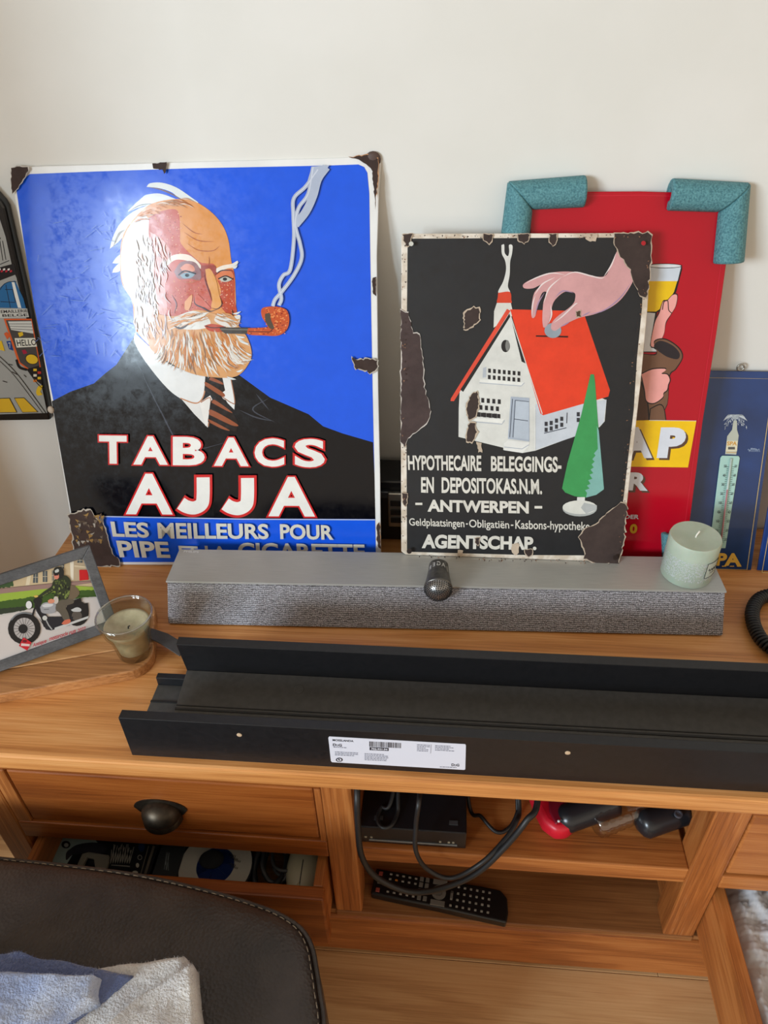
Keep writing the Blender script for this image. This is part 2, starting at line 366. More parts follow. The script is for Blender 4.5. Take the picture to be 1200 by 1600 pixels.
# suit
A.poly([(81, 627), (110, 612), (147, 599), (165, 583), (182, 570), (209, 527), (260, 560), (330, 600), (374, 586), (422, 621), (482, 647), (505, 666), (535, 677), (583, 691), (585, 740), (586.5, 811), (380, 810), (112, 805)], rgb(6, 7, 14))
A.line([(112, 806), (380, 811), (586, 812)], 1.6, rgb(190, 200, 220))
for pts in ([(212, 560), (250, 640), (290, 700), (360, 690)], [(420, 622), (395, 640), (430, 660)], [(373, 640), (400, 652), (428, 658)], [(400, 615), (420, 640)]): A.curve(pts, 2.2, rgb(62, 66, 76), True)
A.fr(160, 250, .375)
# collar, shirt, tie
A.blob([(135, 720), (200, 780), (280, 850), (400, 895), (430, 905), (425, 960), (405, 1010), (340, 1000), (270, 950), (180, 840), (135, 760)], rgb(226, 226, 224))
A.poly([(325, 990), (405, 1012), (445, 985), (440, 1115), (385, 1060)], rgb(222, 220, 216))
A.curve([(325, 992), (380, 1012), (408, 1005), (425, 970), (432, 900)], 5, rgb(190, 130, 90))
A.poly([(405, 1010), (450, 980), (460, 1000), (440, 1100), (430, 1108)], rgb(232, 228, 222)); A.curve([(410, 1010), (445, 990), (452, 1010), (442, 1110)], 4, rgb(170, 110, 80))
A.poly([(500, 905), (535, 905), (552, 1010), (550, 1040), (500, 990)], rgb(228, 228, 226)); A.curve([(498, 985), (540, 1012), (552, 1005), (535, 905)], 4, rgb(160, 110, 85))
A.poly([(430, 895), (500, 905), (512, 960), (470, 990), (425, 960)], rgb(30, 24, 24))
A.poly([(470, 980), (515, 1000), (565, 1090), (560, 1130), (490, 1120), (440, 1090), (450, 1010)], rgb(30, 22, 22))
for a, b, c_, d in (((428, 940), (500, 985), (505, 970), (432, 925)), ((455, 1010), (520, 1045), (540, 1050), (470, 1000)), ((445, 1060), (540, 1105), (562, 1100), (455, 1040)), ((450, 1095), (500, 1120), (530, 1125), (445, 1080)), ((445, 915), (500, 935), (498, 925), (455, 905))):
    A.blob([a, b, c_, d], rgb(150, 82, 52))
# hair and head
HW = rgb(220, 226, 226)
A.blob([(185, 112), (200, 97), (250, 95), (310, 115), (370, 155), (400, 180), (330, 165), (290, 135), (240, 118)], HW)
A.blob([(165, 158), (185, 145), (240, 140), (300, 160), (330, 175), (270, 190), (180, 190), (110, 215), (130, 190)], HW)
A.blob([(32, 370), (45, 320), (75, 265), (130, 215), (220, 180), (240, 200), (150, 245), (110, 290), (70, 340)], HW)
A.blob([(42, 430), (60, 405), (85, 390), (90, 410), (70, 430)], HW); A.blob([(42, 470), (50, 450), (85, 420), (95, 440), (70, 465)], HW)
A.curve([(190, 113), (240, 122), (290, 142), (350, 175)], 5, rgb(120, 90, 70), True); A.curve([(110, 215), (160, 188), (220, 182)], 4, rgb(80, 80, 90), True); A.curve([(45, 365), (70, 310), (95, 290)], 9, rgb(140, 125, 110), True)
A.blob([(150, 225), (200, 185), (280, 165), (370, 168), (440, 205), (495, 262), (525, 330), (538, 420), (552, 480), (556, 560), (560, 640), (570, 700), (610, 760), (600, 840), (540, 895), (440, 890), (340, 870), (240, 810), (165, 740), (135, 690), (125, 590), (85, 520), (75, 440), (80, 340), (105, 280)], rgb(221, 148, 78))
A.blob([(150, 235), (190, 240), (210, 330), (215, 440), (225, 560), (235, 700), (200, 770), (140, 690), (132, 600), (92, 530), (78, 450), (84, 350), (108, 285)], rgb(222, 218, 216))
# red side of the face
A.blob([(195, 240), (250, 212), (315, 212), (325, 300), (330, 350), (400, 420), (430, 430), (470, 440), (450, 520), (455, 620), (380, 625), (300, 660), (250, 670), (225, 560), (210, 400), (195, 320)], rgb(196, 92, 74))
A.blob([(200, 300), (250, 330), (290, 400), (262, 500), (270, 620), (245, 660), (225, 560), (210, 400)], rgb(216, 158, 150))
A.blob([(465, 470), (540, 455), (552, 500), (553, 580), (560, 640), (520, 640), (485, 590), (495, 540)], rgb(186, 70, 38))
random.seed(3)
for i in range(260):   # stippled blush
    x, y = random.choice([(random.uniform(220, 330), random.uniform(215, 400)), (random.uniform(250, 440), random.uniform(500, 640)), (random.uniform(490, 550), random.uniform(480, 640))])
    A.ell(x, y, random.uniform(1.2, 3), random.uniform(1.2, 3), random.choice([rgb(232, 170, 140), rgb(222, 140, 90), rgb(160, 56, 44)]), keep=i % 20 > 0)
for pts in ([(330, 260), (380, 300), (420, 310)], [(350, 345), (400, 375), (460, 378), (490, 358)], [(340, 300), (400, 335), (470, 340)], [(445, 400), (447, 425), (440, 450)]): A.curve(pts, 3.5, rgb(170, 90, 50), True)
# brows, eyes, nose
A.blob([(262, 425), (300, 395), (360, 395), (405, 430), (415, 455), (370, 425), (310, 415), (270, 440)], rgb(236, 222, 208))
A.blob([(470, 455), (500, 440), (540, 432), (565, 420), (558, 445), (520, 452), (480, 468)], rgb(236, 224, 210))
A.blob([(300, 465), (330, 425), (385, 425), (412, 465), (408, 500), (370, 495), (320, 495)], rgb(150, 112, 116))
A.blob([(325, 450), (350, 432), (378, 440), (385, 462), (345, 468)], rgb(222, 150, 130))
A.blob([(325, 480), (350, 468), (385, 475), (370, 490), (340, 492)], rgb(140, 165, 180)); A.ell(355, 480, 9, 7, rgb(34, 40, 52))
A.curve([(318, 480), (345, 462), (392, 474)], 6, rgb(40, 42, 54)); A.curve([(330, 505), (370, 510), (410, 495)], 4, rgb(190, 110, 80), True)
A.blob([(475, 480), (500, 462), (535, 460), (548, 490), (510, 505), (480, 500)], rgb(214, 120, 76)); A.curve([(468, 480), (500, 460), (548, 462)], 5, rgb(70, 50, 52), True)
A.blob([(488, 495), (515, 486), (542, 494), (525, 506), (500, 506)], rgb(190, 190, 180)); A.ell(512, 496, 9, 7, rgb(28, 26, 30)); A.curve([(484, 495), (515, 483), (546, 496)], 5, rgb(36, 30, 34))
A.blob([(412, 440), (470, 440), (470, 475), (440, 470), (415, 490)], rgb(160, 70, 62))
A.blob([(430, 455), (452, 455), (475, 500), (488, 560), (497, 600), (480, 618), (455, 612), (460, 570), (440, 515)], rgb(224, 160, 92))
A.curve([(428, 460), (430, 500), (450, 560), (458, 590)], 4, rgb(110, 50, 44), True); A.curve([(492, 570), (500, 600), (480, 620), (455, 615)], 4, rgb(70, 40, 40), True)
A.blob([(385, 570), (400, 560), (440, 600), (450, 615), (420, 612), (388, 600)], rgb(206, 104, 86)); A.curve([(385, 565), (388, 598), (420, 615), (450, 630), (480, 622)], 6, rgb(60, 52, 62), True)
A.blob([(345, 590), (375, 560), (372, 600), (360, 625), (345, 620)], rgb(226, 160, 110))
A.curve([(290, 560), (310, 600), (300, 640)], 4, rgb(130, 110, 120), True); A.curve([(540, 620), (545, 640), (538, 660)], 5, rgb(60, 40, 36), True)
# beard
A.blob([(225, 640), (300, 650), (400, 625), (470, 640), (540, 655), (575, 650), (570, 700), (600, 730), (622, 790), (615, 840), (560, 900), (450, 903), (350, 880), (250, 820), (200, 780), (190, 700)], rgb(214, 158, 104))
A.blob([(300, 655), (380, 628), (440, 655), (450, 690), (400, 705), (330, 700)], rgb(226, 224, 218)); A.blob([(480, 640), (530, 655), (575, 645), (565, 690), (520, 695), (470, 670)], rgb(228, 222, 214))
A.blob([(425, 690), (460, 682), (515, 695), (510, 715), (450, 712)], rgb(190, 74, 48)); A.curve([(430, 690), (460, 698), (515, 695)], 4, rgb(80, 40, 40))
def strands(n, fx, cols, wr=(4, 9)):
    for i in range(n):
        pts = fx(); A.curve(pts, random.uniform(*wr), random.choice(cols), True, keep=i % 12 > 0)
BC = [rgb(226, 222, 214)]*3+[rgb(214, 146, 84)]*2+[rgb(222, 212, 198), rgb(206, 136, 76), rgb(196, 120, 62), rgb(150, 110, 80)]
def low():
    a = random.uniform(0, 1); x = 240+a*330; y = random.uniform(700, 850); y = min(y, 780+a*90); dx = (-30+a*95)+random.uniform(-8, 8); l = random.uniform(40, 85)
    y2 = min(y+l, 830+math.sin(a*3.14)*80); return [(x, y), (x+dx*.2+random.uniform(-4, 8), (y+y2)/2), (x+dx*.9, y2)]
strands(300, low, BC)
def mou():
    s_ = random.random()
    if s_ < .62: x = random.uniform(380, 450); y = random.uniform(632, 665); return [(x, y), (x-45, y+random.uniform(5, 25)), (x-random.uniform(75, 125), y+random.uniform(15, 50))]
    x = random.uniform(470, 510); y = random.uniform(635, 665); return [(x, y), (x+30, y+12), (x+random.uniform(50, 85), y+random.uniform(5, 48))]
strands(110, mou, BC[:5]+[rgb(200, 150, 110)], (4, 8))
def side():
    x = random.uniform(140, 225)+(random.random()<.45)*random.uniform(0, 75); y = random.uniform(300, 700); x = max(x, 90+max(0, (y-400))*.16); return [(x, y), (x+random.uniform(-6, 10), y+25), (x+random.uniform(-6, 24), y+55)]
strands(130, side, [rgb(232, 230, 232), rgb(214, 206, 206), rgb(196, 182, 184), rgb(226, 190, 178)], (3, 7))
def hair():
    a = random.uniform(0, 1); x = 110+a*230; y = 262-math.sin(a*1.7)*95+random.uniform(-6, 22); return [(x, y), (x+28, y-14+a*14), (x+60, y-16+a*32)]
strands(40, hair, [rgb(220, 140, 70), rgb(190, 110, 60), rgb(232, 226, 216), rgb(200, 150, 110)], (3, 6))
for x, y, x2, y2 in ((545, 640, 580, 630), (555, 655, 578, 655), (560, 730, 598, 738), (570, 750, 615, 765), (600, 800, 625, 812), (560, 880, 590, 870), (520, 900, 560, 912), (540, 440, 570, 425), (545, 450, 565, 440)): A.curve([(x, y), ((x+x2)/2, (y+y2)/2+3), (x2, y2)], 8, HW, True)
A.curve([(300, 690), (330, 700), (365, 680)], 8, rgb(70, 66, 76), True)
# pipe and smoke
A.poly([(490, 697), (612, 697), (612, 724), (515, 722), (500, 712)], rgb(70, 66, 62)); A.line([(495, 704), (612, 706)], 6, rgb(112, 108, 100))
A.blob([(610, 699), (670, 697), (690, 690), (668, 655), (664, 625), (680, 612), (730, 610), (770, 625), (781, 665), (770, 705), (735, 730), (670, 730), (610, 725)], rgb(196, 84, 42))
for i in range(150):
    x, y = random.uniform(615, 775), random.uniform(615, 725)
    if x < 680 and y < 700: continue
    A.ell(x, y, random.uniform(2, 4.5), random.uniform(1.5, 3.5), random.choice([rgb(236, 150, 90), rgb(226, 120, 60), rgb(140, 44, 28)]), keep=i % 20 > 0)
A.blob([(680, 640), (700, 638), (705, 665), (718, 700), (700, 700), (682, 670)], rgb(84, 72, 60)); A.line([(612, 713), (700, 715), (715, 700)], 4, rgb(110, 50, 36))
S1 = [(712, 608), (722, 580), (748, 550), (800, 480), (832, 410), (826, 350), (806, 270), (820, 200), (860, 140), (880, 30)]
S2 = [(738, 605), (748, 575), (738, 520), (756, 480), (785, 455), (800, 330), (798, 230), (800, 160), (850, 110), (900, 40)]
S3 = [(806, 270), (850, 215), (880, 150), (900, 80), (935, 30)]
SM = rgb(176, 186, 206)
for S, wd in ((S2, 16), (S1, 16), (S3, 34)): A.curve(S, wd, SM)
A.poly([(850, 110), (875, 28), (948, 22), (905, 85), (890, 130), (872, 105)], SM)
for S in (S2, S1): A.curve(S, 5, rgb(206, 212, 226))
A.fr(0, 0, 1)
for i in range(70):      # fine scratches
    x, y = random.uniform(60, 330), random.uniform(330, 560); a = random.uniform(0, 3.1); l = random.uniform(4, 22)
    if 195 < x: x = 60+x*.4
    A.line([(x, y), (x+math.cos(a)*l, y+math.sin(a)*l)], .5, rgb(96, 136, 214), keep=i % 20 > 0)
A.make('portrait_print', enamel_gloss, bs); A.parent = bs
# lettering
RED, WH = rgb(204, 38, 40), rgb(234, 232, 226)
def lett(txt, quads, o1, o2):
    for ch, q in zip(txt, quads): A.text(ch, q, RED, o1)
    for ch, q in zip(txt, quads): A.text(ch, q, WH, o2, fit=o1)
s2 = .5083
def zq(x0, y0, x1, y1, sl=0): return [(x0*s2+sl, 600+y0*s2), (x1*s2+sl*.5, 600+y0*s2+.6), (x1*s2, 600+y1*s2+.6), (x0*s2, 600+y1*s2)]
lett('TABACS', [zq(305, 152, 398, 246, -1), zq(406, 154, 526, 249), zq(528, 156, 638, 251), zq(653, 158, 774, 253), zq(780, 160, 880, 255), zq(900, 162, 1007, 257)], .07, .036)
lett('AA', [zq(382, 268, 542, 402), zq(819, 278, 978, 408)], .06, .032)
A.fr(0, 600, s2)
for xo, yo in ((0, 0), (136, 2)):
    J = [(627+xo, 276+yo), (627+xo, 340+yo), (622+xo, 366+yo), (600+xo, 378+yo), (576+xo, 374+yo), (556+xo, 362+yo)]
    A.line([(601+xo, 286+yo), (660+xo, 286+yo)], 26, RED) if 0 else None
    J2 = [(p.x, p.y) for p in smoothpath([(x, y, 0) for x, y in J], 8)]; A.line(J2, 56, RED); A.line([(x, y) for x, y in J2[1:-1]], 40, WH)
A.fr(0, 0, 1)
W2 = rgb(214, 210, 196)
A.text('LES', [(174, 813), (233, 815), (235, 839), (178, 837)], W2, .03); A.text('MEILLEURS', [(247, 815), (420, 817), (421, 841), (249, 840)], W2, .03); A.text('POUR', [(438, 817), (521, 819), (522, 842), (439, 841)], W2, .03)
A.text('PIPE', [(183, 843), (264, 845), (268, 870), (189, 869)], W2, .03); A.text('ET', [(280, 851), (310, 852), (312, 871), (283, 870)], W2, .03); A.text('LA', [(321, 851), (355, 852), (357, 871), (323, 871)], W2, .03); A.text('CIGARETTE', [(372, 846), (570, 849), (572, 873), (374, 872)], W2, .03)
A.make('lettering', enamel_gloss, bs)
# chips
def CH(a, par, *k, **kw):
    a.rough(*k, **kw); return a.make('chip', rust_m, par)
BR, CR = rgb(62, 44, 38), rgb(196, 168, 140)
CH(A, bs, [(21, 262), (46, 261), (47, 268), (38, 280), (34, 290), (27, 299), (23, 303), (20, 285)], BR, 1.2, 4, rgb(214, 208, 200), 1.5)
CH(A, bs, [(240, 256), (263, 254), (262, 262), (259, 272), (255, 266), (242, 264)], BR, 1, 3)
CH(A, bs, [(545, 246.5), (578, 243), (592, 248), (592, 262), (589, 300), (587, 330), (585, 300), (582, 268), (572, 256), (560, 250)], BR, 1.1, 4, rgb(205, 150, 105), 1.5)
CH(A, bs, [(551, 558), (560, 562), (575, 560), (589, 562), (590, 575), (578, 583), (570, 577), (556, 575)], BR, 1.6, 3, rgb(200, 190, 176), 2)
CH(A, bs, [(582, 434), (588, 432), (588, 462), (583, 458)], BR, .8, 3); CH(A, bs, [(589, 820), (594, 815), (595, 855), (590, 850)], BR, 1, 3, rgb(206, 150, 100), 1)
CH(A, bs, [(110, 803), (125, 797), (145, 795), (150, 808), (163, 812), (167, 830), (173, 850), (175, 860), (187, 872), (189, 880), (160, 884), (126, 884), (116, 840)], rgb(70, 50, 42), 2, 4, rgb(200, 188, 172), 2.5)
for i in range(46):
    A.rough([(x, y) for x, y in rq(0, 0, 1, 1)] if 0 else [(x0, y0), (x0+random.uniform(3, 9), y0+random.uniform(-2, 2)), (x0+random.uniform(2, 6), y0+random.uniform(3, 8))], random.choice([rgb(130, 112, 96), rgb(186, 176, 162), rgb(108, 82, 60), rgb(90, 70, 56), rgb(168, 130, 70)]), 1, 2) if (lambda: (globals().__setitem__('x0', random.uniform(118, 160)), globals().__setitem__('y0', random.uniform(802, 845))))() else None
tag(A.make('chip_flecks', rust_m, bs), kind='stuff')
MB().ell(A.P(583, 249, .001), .0105, .004, .010, 16, 8).make('corner_eyelet', mat('rusty_corner', rgb(78, 58, 50), .6), bs, smooth=True)
MB().ell(A.P(80, 640, .001), .005, .004, .006, 12, 8).make('rim_blob', mat('plaster_blob', rgb(190, 176, 160), .7), bs, smooth=True)

# ================================================================ BLACK HOUSE SIGN
th = math.radians(17.3); nk = (0, -math.cos(th), math.sin(th)); SBZ = .57; pk = (0, .8745, SBZ)
ks = empty('enamel_sign', (.1, .85, SBZ), 'black chipped enamel sign with a red-roofed house, standing on the soundbar', 'enamel sign')
slab('panel', [(631, 365), (700, 365), (1012, 364), (1018, 369), (1012, 480), (1001, 600), (985, 740), (972, 860), (964, 881), (800, 876), (634, 868), (627, 862), (626, 600), (627, 480), (627, 370)], pk, nk, .003, noisy('chipped_white_rim', rgb(196, 180, 160), rgb(226, 216, 202), 60, .5, lo=.4, hi=.6), ks, .001)
K = Art(pk, nk)
K.poly([(637, 373), (800, 372), (1008, 371), (1003, 480), (995, 560), (990, 640), (975, 770), (963, 868), (820, 867), (636, 862), (635, 640), (636, 480)], rgb(38, 38, 40))
K.fr(600, 350, .3583)
# smoke, chimney
K.blob([(512, 92), (524, 90), (526, 125), (540, 140), (546, 120), (545, 92), (560, 94), (558, 130), (550, 165), (548, 220), (540, 270), (548, 300), (498, 300), (520, 250), (532, 200), (528, 160), (514, 130)], rgb(222, 222, 216))
K.blob([(498, 300), (548, 296), (555, 330), (552, 346), (496, 346), (496, 320)], rgb(220, 70, 42)); K.poly([(492, 344), (553, 344), (560, 375), (560, 400), (478, 452), (480, 380)], rgb(222, 220, 212))
# house from the lower zoom, same frame
wl_ = rgb(222, 222, 216)
K.poly([(548, 385), (330, 730), (326, 800), (325, 928), (520, 975), (520, 985), (605, 998), (660, 988), (940, 885), (962, 860), (970, 768), (600, 600)], wl_)
K.poly([(660, 785), (660, 985), (835, 925), (940, 880), (958, 865), (970, 765), (945, 770)], rgb(204, 210, 218))
K.poly([(550, 372), (868, 380), (985, 725), (978, 752), (694, 834), (682, 826)], rgb(232, 66, 36))
K.poly([(536, 370), (552, 378), (305, 772), (290, 772), (292, 760)], rgb(226, 78, 56)); K.poly([(549, 386), (553, 400), (345, 732), (333, 722)], rgb(34, 34, 36))
K.line([(548, 388), (690, 828)], 4, wl_)
K.ell(530, 532, 19, 27, rgb(40, 38, 38)); K.ell(538, 530, 9, 24, rgb(130, 130, 126))
def win(nx, ny, x, y, dx, dy, wx, wy, sk=0, sy=0):
    for j in range(ny):
        for i in range(nx): X = x+i*dx+j*sk; Y = y+j*dy+i*sy; K.poly([(X, Y), (X+wx, Y+sy*.5), (X+wx, Y+wy+sy*.5), (X, Y+wy)], rgb(40, 38, 40), keep=i+j > 0)
K.poly([(432, 628), (446, 622), (446, 668), (430, 670)], rgb(190, 196, 204)); win(7, 2, 454, 630, 21.4, 28, 12, 18, -1, 2)
K.poly([(418, 676), (610, 690), (598, 706), (416, 690)], rgb(236, 236, 230)); K.line([(416, 692), (598, 706), (612, 692)], 4, rgb(184, 190, 198))
win(4, 3, 424, 758, 24, 31, 13, 20, -8, 2)
win(5, 1, 398, 820, 24, 31, 13, 18, 0, 2)
K.poly([(398, 846), (524, 850), (514, 870), (392, 858)], rgb(236, 236, 230)); K.line([(392, 862), (514, 872), (526, 856)], 4, rgb(184, 190, 198))
K.poly([(553, 752), (634, 758), (634, 948), (540, 936)], rgb(176, 186, 200)); K.poly([(575, 766), (630, 770), (630, 940), (566, 930)], rgb(190, 200, 212))
for a, b in (((572, 768), (632, 774)), ((572, 768), (562, 930)), ((568, 850), (628, 858)), ((560, 762), (548, 930))): K.line([a, b], 3, rgb(70, 76, 90))
K.poly([(522, 958), (540, 942), (634, 950), (632, 968), (604, 998), (524, 986)], rgb(232, 232, 228)); K.line([(524, 972), (602, 980), (632, 962)], 3, rgb(170, 178, 190))
K.line([(658, 800), (658, 988)], 4, rgb(236, 236, 232))
for i, (x, y) in enumerate(((700, 862), (722, 858), (745, 848), (768, 840), (700, 888), (722, 882), (745, 874), (768, 866), (840, 820), (840, 845))): K.poly(rq(x, y, x+13, y+18), rgb(56, 56, 62), keep=i > 0)
K.line([(698, 912), (795, 888)], 3, rgb(50, 50, 60)); K.line([(798, 822), (796, 868)], 3, rgb(50, 50, 60))
# tree
K.poly([(900, 655), (915, 655), (920, 690), (932, 860), (958, 1148), (958, 1156), (925, 1180), (880, 1192), (830, 1186), (790, 1170), (776, 1152), (800, 1040), (860, 830)], rgb(64, 156, 88))
ed = [(932, 980), (915, 1000), (922, 1008), (908, 1025), (918, 1035), (905, 1048), (914, 1060), (900, 1070), (912, 1085), (896, 1092), (908, 1110), (890, 1116), (900, 1132), (884, 1140), (896, 1152), (876, 1160), (885, 1172), (880, 1192)]
K.poly([(928, 880), (936, 900), (958, 1148), (958, 1156), (925, 1180), (880, 1192)]+ed[::-1][1:]+[(930, 940)], rgb(132, 184, 176))
K.poly([(842, 1190), (876, 1190), (874, 1218), (840, 1218)], rgb(226, 226, 222)); K.ell(853, 1240, 75, 34, rgb(176, 180, 178)); K.ell(853, 1234, 75, 30, rgb(222, 222, 214)); K.poly([(858, 1236), (872, 1214), (928, 1226), (926, 1244), (880, 1262)], rgb(180, 184, 184))
# hand and coin
SK = rgb(214, 160, 160)
K.poly([(662, 485), (802, 488), (802, 495), (662, 491)], rgb(60, 24, 22)); K.ell(736, 464, 37, 33, rgb(150, 162, 172))
K.blob([(1015, 118), (1045, 150), (1078, 205), (1086, 245), (1040, 320), (985, 365), (920, 392), (865, 405), (835, 415), (800, 432), (770, 450), (745, 465), (728, 455), (735, 425), (765, 395), (800, 370), (822, 350), (832, 330), (830, 300), (790, 295), (755, 320), (735, 350), (725, 400), (712, 440), (695, 450), (690, 410), (695, 340), (710, 300), (690, 300), (670, 350), (660, 400), (645, 408), (642, 370), (655, 300), (690, 262), (650, 280), (612, 280), (608, 262), (650, 238), (730, 212), (820, 208), (900, 225), (960, 228), (985, 190), (1005, 140)], SK)
for pts in ([(612, 262), (660, 236), (730, 214), (790, 222)], [(655, 310), (690, 262), (745, 232)], [(696, 345), (720, 280), (775, 230)], [(775, 232), (830, 210), (900, 226), (945, 236), (962, 230)], [(645, 400), (648, 350), (660, 310)], [(738, 432), (780, 400), (830, 352), (845, 345)], [(956, 232), (990, 180), (1012, 124)], [(726, 350), (730, 395), (716, 436)]): K.curve(pts, 6, rgb(238, 222, 220), True)
for pts in ([(1080, 250), (1030, 320), (960, 375), (880, 398)], [(862, 402), (900, 382)], [(770, 448), (810, 426)], [(745, 320), (780, 292), (828, 300)], [(660, 395), (672, 345), (700, 298)]): K.curve(pts, 6, rgb(170, 140, 168), True)
K.fr(0, 0, 1); K.make('house_print', enamel_worn, ks)
WT = rgb(222, 218, 208)
def T(t, q, off=.02): K.text(t, q, WT, off)
T('HYPOTHECAIRE', [(637, 711), (752, 711), (752, 736), (638, 734)], .03); T('BELEGGINGS-', [(767, 712), (877, 713), (877, 738), (767, 736)], .03)
T('EN', [(658, 745), (678, 745), (678, 770), (658, 769)], .03); T('DEPOSITOKAS.N.M.', [(690, 745), (846, 748), (847, 772), (690, 770)], .03)
def serif(t, q, off=.04):
    T(t, q, off)
K.text('-', [(649, 785), (660, 785), (660, 788.5), (649, 788.5)], WT, .0); serif('ANTWERPEN', [(668, 780), (826, 783), (826, 802), (668, 799)]); K.text('-', [(835, 790), (847, 790), (847, 794), (835, 794)], WT, .0)
T('Geldplaatsingen', [(639, 809), (725, 811), (726, 827), (640, 824)], .012); T('-', [(728, 817), (731, 817), (731, 819), (728, 819)]); T('Obligatiën', [(733, 811), (795, 813), (796, 829), (733, 827)], .012); T('-', [(798, 819), (802, 819), (802, 821), (798, 821)]); T('Kasbons-hypotheke', [(805, 812), (921, 815), (921, 832), (805, 830)], .012)
T('AGENTSCHAP.', [(660, 834), (838, 838), (838, 859), (659, 856)], .045)
K.make('lettering', enamel_worn, ks)
DB, TN = rgb(66, 52, 48), rgb(206, 186, 164)
random.seed(11)
CH(K, ks, [(960, 365), (1012, 364), (1018, 370), (1014, 430), (1010, 465), (1000, 462), (993, 448), (984, 420), (970, 400), (961, 385)], DB, 1.5, 5, TN, 2)
CH(K, ks, [(627, 485), (637, 490), (645, 520), (655, 522), (660, 560), (662, 600), (672, 640), (672, 652), (655, 672), (640, 680), (632, 700), (627, 690)], rgb(76, 60, 58), 1.5, 5, rgb(214, 206, 198), 1.8)
CH(K, ks, [(970, 785), (980, 790), (973, 850), (966, 880), (930, 878), (912, 872), (914, 860), (905, 838), (915, 826), (935, 815), (950, 800)], rgb(72, 58, 54), 1.5, 4, TN, 1.8)
CH(K, ks, [(726, 490), (740, 480), (750, 484), (748, 500), (738, 510), (726, 515)], DB, 1.5, 3, TN, 2.5); CH(K, ks, [(736, 615), (746, 612), (748, 630), (742, 650), (732, 655), (729, 640)], DB, 1.2, 3, TN, 2.5); CH(K, ks, [(732, 662), (742, 660), (744, 675), (738, 690), (729, 688)], DB, 1.2, 3, TN, 2.5); CH(K, ks, [(744, 690), (752, 692), (754, 706), (748, 706)], TN, 1.2, 3)
CH(K, ks, [(900, 487), (906, 485), (907, 494), (901, 495)], rgb(84, 66, 50), .8, 2, TN, 1.4)
for x0_, y0_, wd, hh in ((755, 366, 16, 14), (808, 366, 20, 14), (858, 366, 12, 18), (912, 366, 20, 11), (630, 366, 14, 20), (715, 860, 8, 8), (800, 850, 10, 16), (820, 858, 12, 10), (629, 770, 8, 22), (742, 840, 8, 10)): CH(K, ks, [(x0_, y0_), (x0_+wd, y0_), (x0_+wd*.8, y0_+hh*.8), (x0_+wd*.5, y0_+hh), (x0_+wd*.1, y0_+hh*.6)], random.choice([DB, TN, DB]), 1.3, 3, TN, 1.6)
for i in range(260):
    t = random.random(); e = random.choice('TLBRR')
    x_, y_ = {'T': (630+t*385, random.uniform(366, 371)), 'L': (random.uniform(627, 634), 370+t*495), 'B': (632+t*330, 865+t*11+random.uniform(-1, 3)), 'R': (1016-t*45+random.uniform(-8, 0)*(1-.3*t)-6*math.sin(t*3), 370+t*490)}[e]
    K.rough([(x_, y_), (x_+random.uniform(1, 3.4), y_+random.uniform(-1, 1)), (x_+random.uniform(0, 2), y_+random.uniform(1, 3.4))], random.choice([DB, DB, rgb(150, 110, 84)]), .5, 3)
for x_, y_ in ((640, 858), (960, 868)): K.ell(x_, y_, 4, 4, rgb(50, 36, 30))
tag(K.make('rust_flecks', rust_m, ks), kind='stuff')
for x_, y_, cc in ((643, 381, rgb(200, 200, 190)), (1003, 380, rgb(170, 30, 40))): K.ell(x_, y_, 3.6, 3.6, cc); K.make('nail_hole', print_m, ks)

# ================================================================ RED SIGN
th = math.radians(14.6); nr = (0, -math.cos(th), math.sin(th)); pr_ = (.3, .906, TOP)
rs = empty('enamel_sign', (.3, .9, TOP), 'tall red enamel sign with beer glass and brown jug, foam on its corners', 'enamel sign')
R = Art(pr_, nr)
slab('panel', [(826, 310), (832, 300), (1000, 299), (1148, 303), (1149, 312), (1120, 520), (1098, 660), (1076, 830), (1062, 925), (850, 922)], pr_, nr, .003, noisy('red_enamel', rgb(176, 12, 34), rgb(182, 12, 34), 8, .16, Specular_IOR_Level=.3), rs, .0012)
R.line([(836, 307), (1000, 305), (1140, 309), (1112, 520), (1090, 665), (1070, 820), (1060, 900)], 1.2, rgb(206, 30, 54))
R.fr(780, 260, .35); OL = rgb(26, 22, 24)
R.poly([(640, 435), (815, 440), (816, 460), (790, 560), (750, 625), (700, 655), (640, 655)], OL)
R.poly([(640, 447), (808, 452), (798, 500), (780, 560), (745, 618), (700, 648), (640, 648)], rgb(238, 194, 22)); R.poly([(640, 447), (811, 450), (796, 512), (640, 512)], rgb(208, 216, 226)); R.ell(740, 444, 76, 11, OL); R.ell(740, 444, 72, 8, rgb(224, 226, 230))
R.poly([(650, 648), (705, 652), (680, 790), (720, 830), (640, 830)], OL); R.poly([(655, 652), (696, 655), (672, 800), (710, 826), (645, 826)], rgb(222, 224, 228))
def ol(pts, col): 
    R.blob(pts, OL); cx = sum(p[0] for p in pts)/len(pts); cy = sum(p[1] for p in pts)/len(pts)
    R.blob([(x+(cx-x)/(math.hypot(x-cx, y-cy) or 1)*5, y+(cy-y)/(math.hypot(x-cx, y-cy) or 1)*5) for x, y in pts], col)
PK = rgb(240, 166, 158)
ol([(700, 810), (674, 800), (690, 700), (712, 650), (730, 600), (750, 595), (775, 570), (796, 572), (790, 620), (768, 660), (745, 700), (735, 750), (715, 790)], PK); R.curve([(728, 640), (735, 605), (752, 600), (756, 640), (770, 655)], 4, OL)
ol([(630, 835), (700, 835), (690, 780), (740, 768), (800, 805), (820, 850), (790, 905), (760, 940), (740, 1086), (620, 1086)], rgb(118, 84, 64)); R.blob([(712, 826), (690, 800), (720, 778), (775, 800), (805, 835), (795, 860), (750, 850)], rgb(40, 34, 40))
R.poly([(620, 960), (650, 990), (670, 1110), (668, 1180), (600, 1190)], rgb(84, 56, 42)); R.curve([(632, 960), (660, 1040), (672, 1180)], 6, OL)
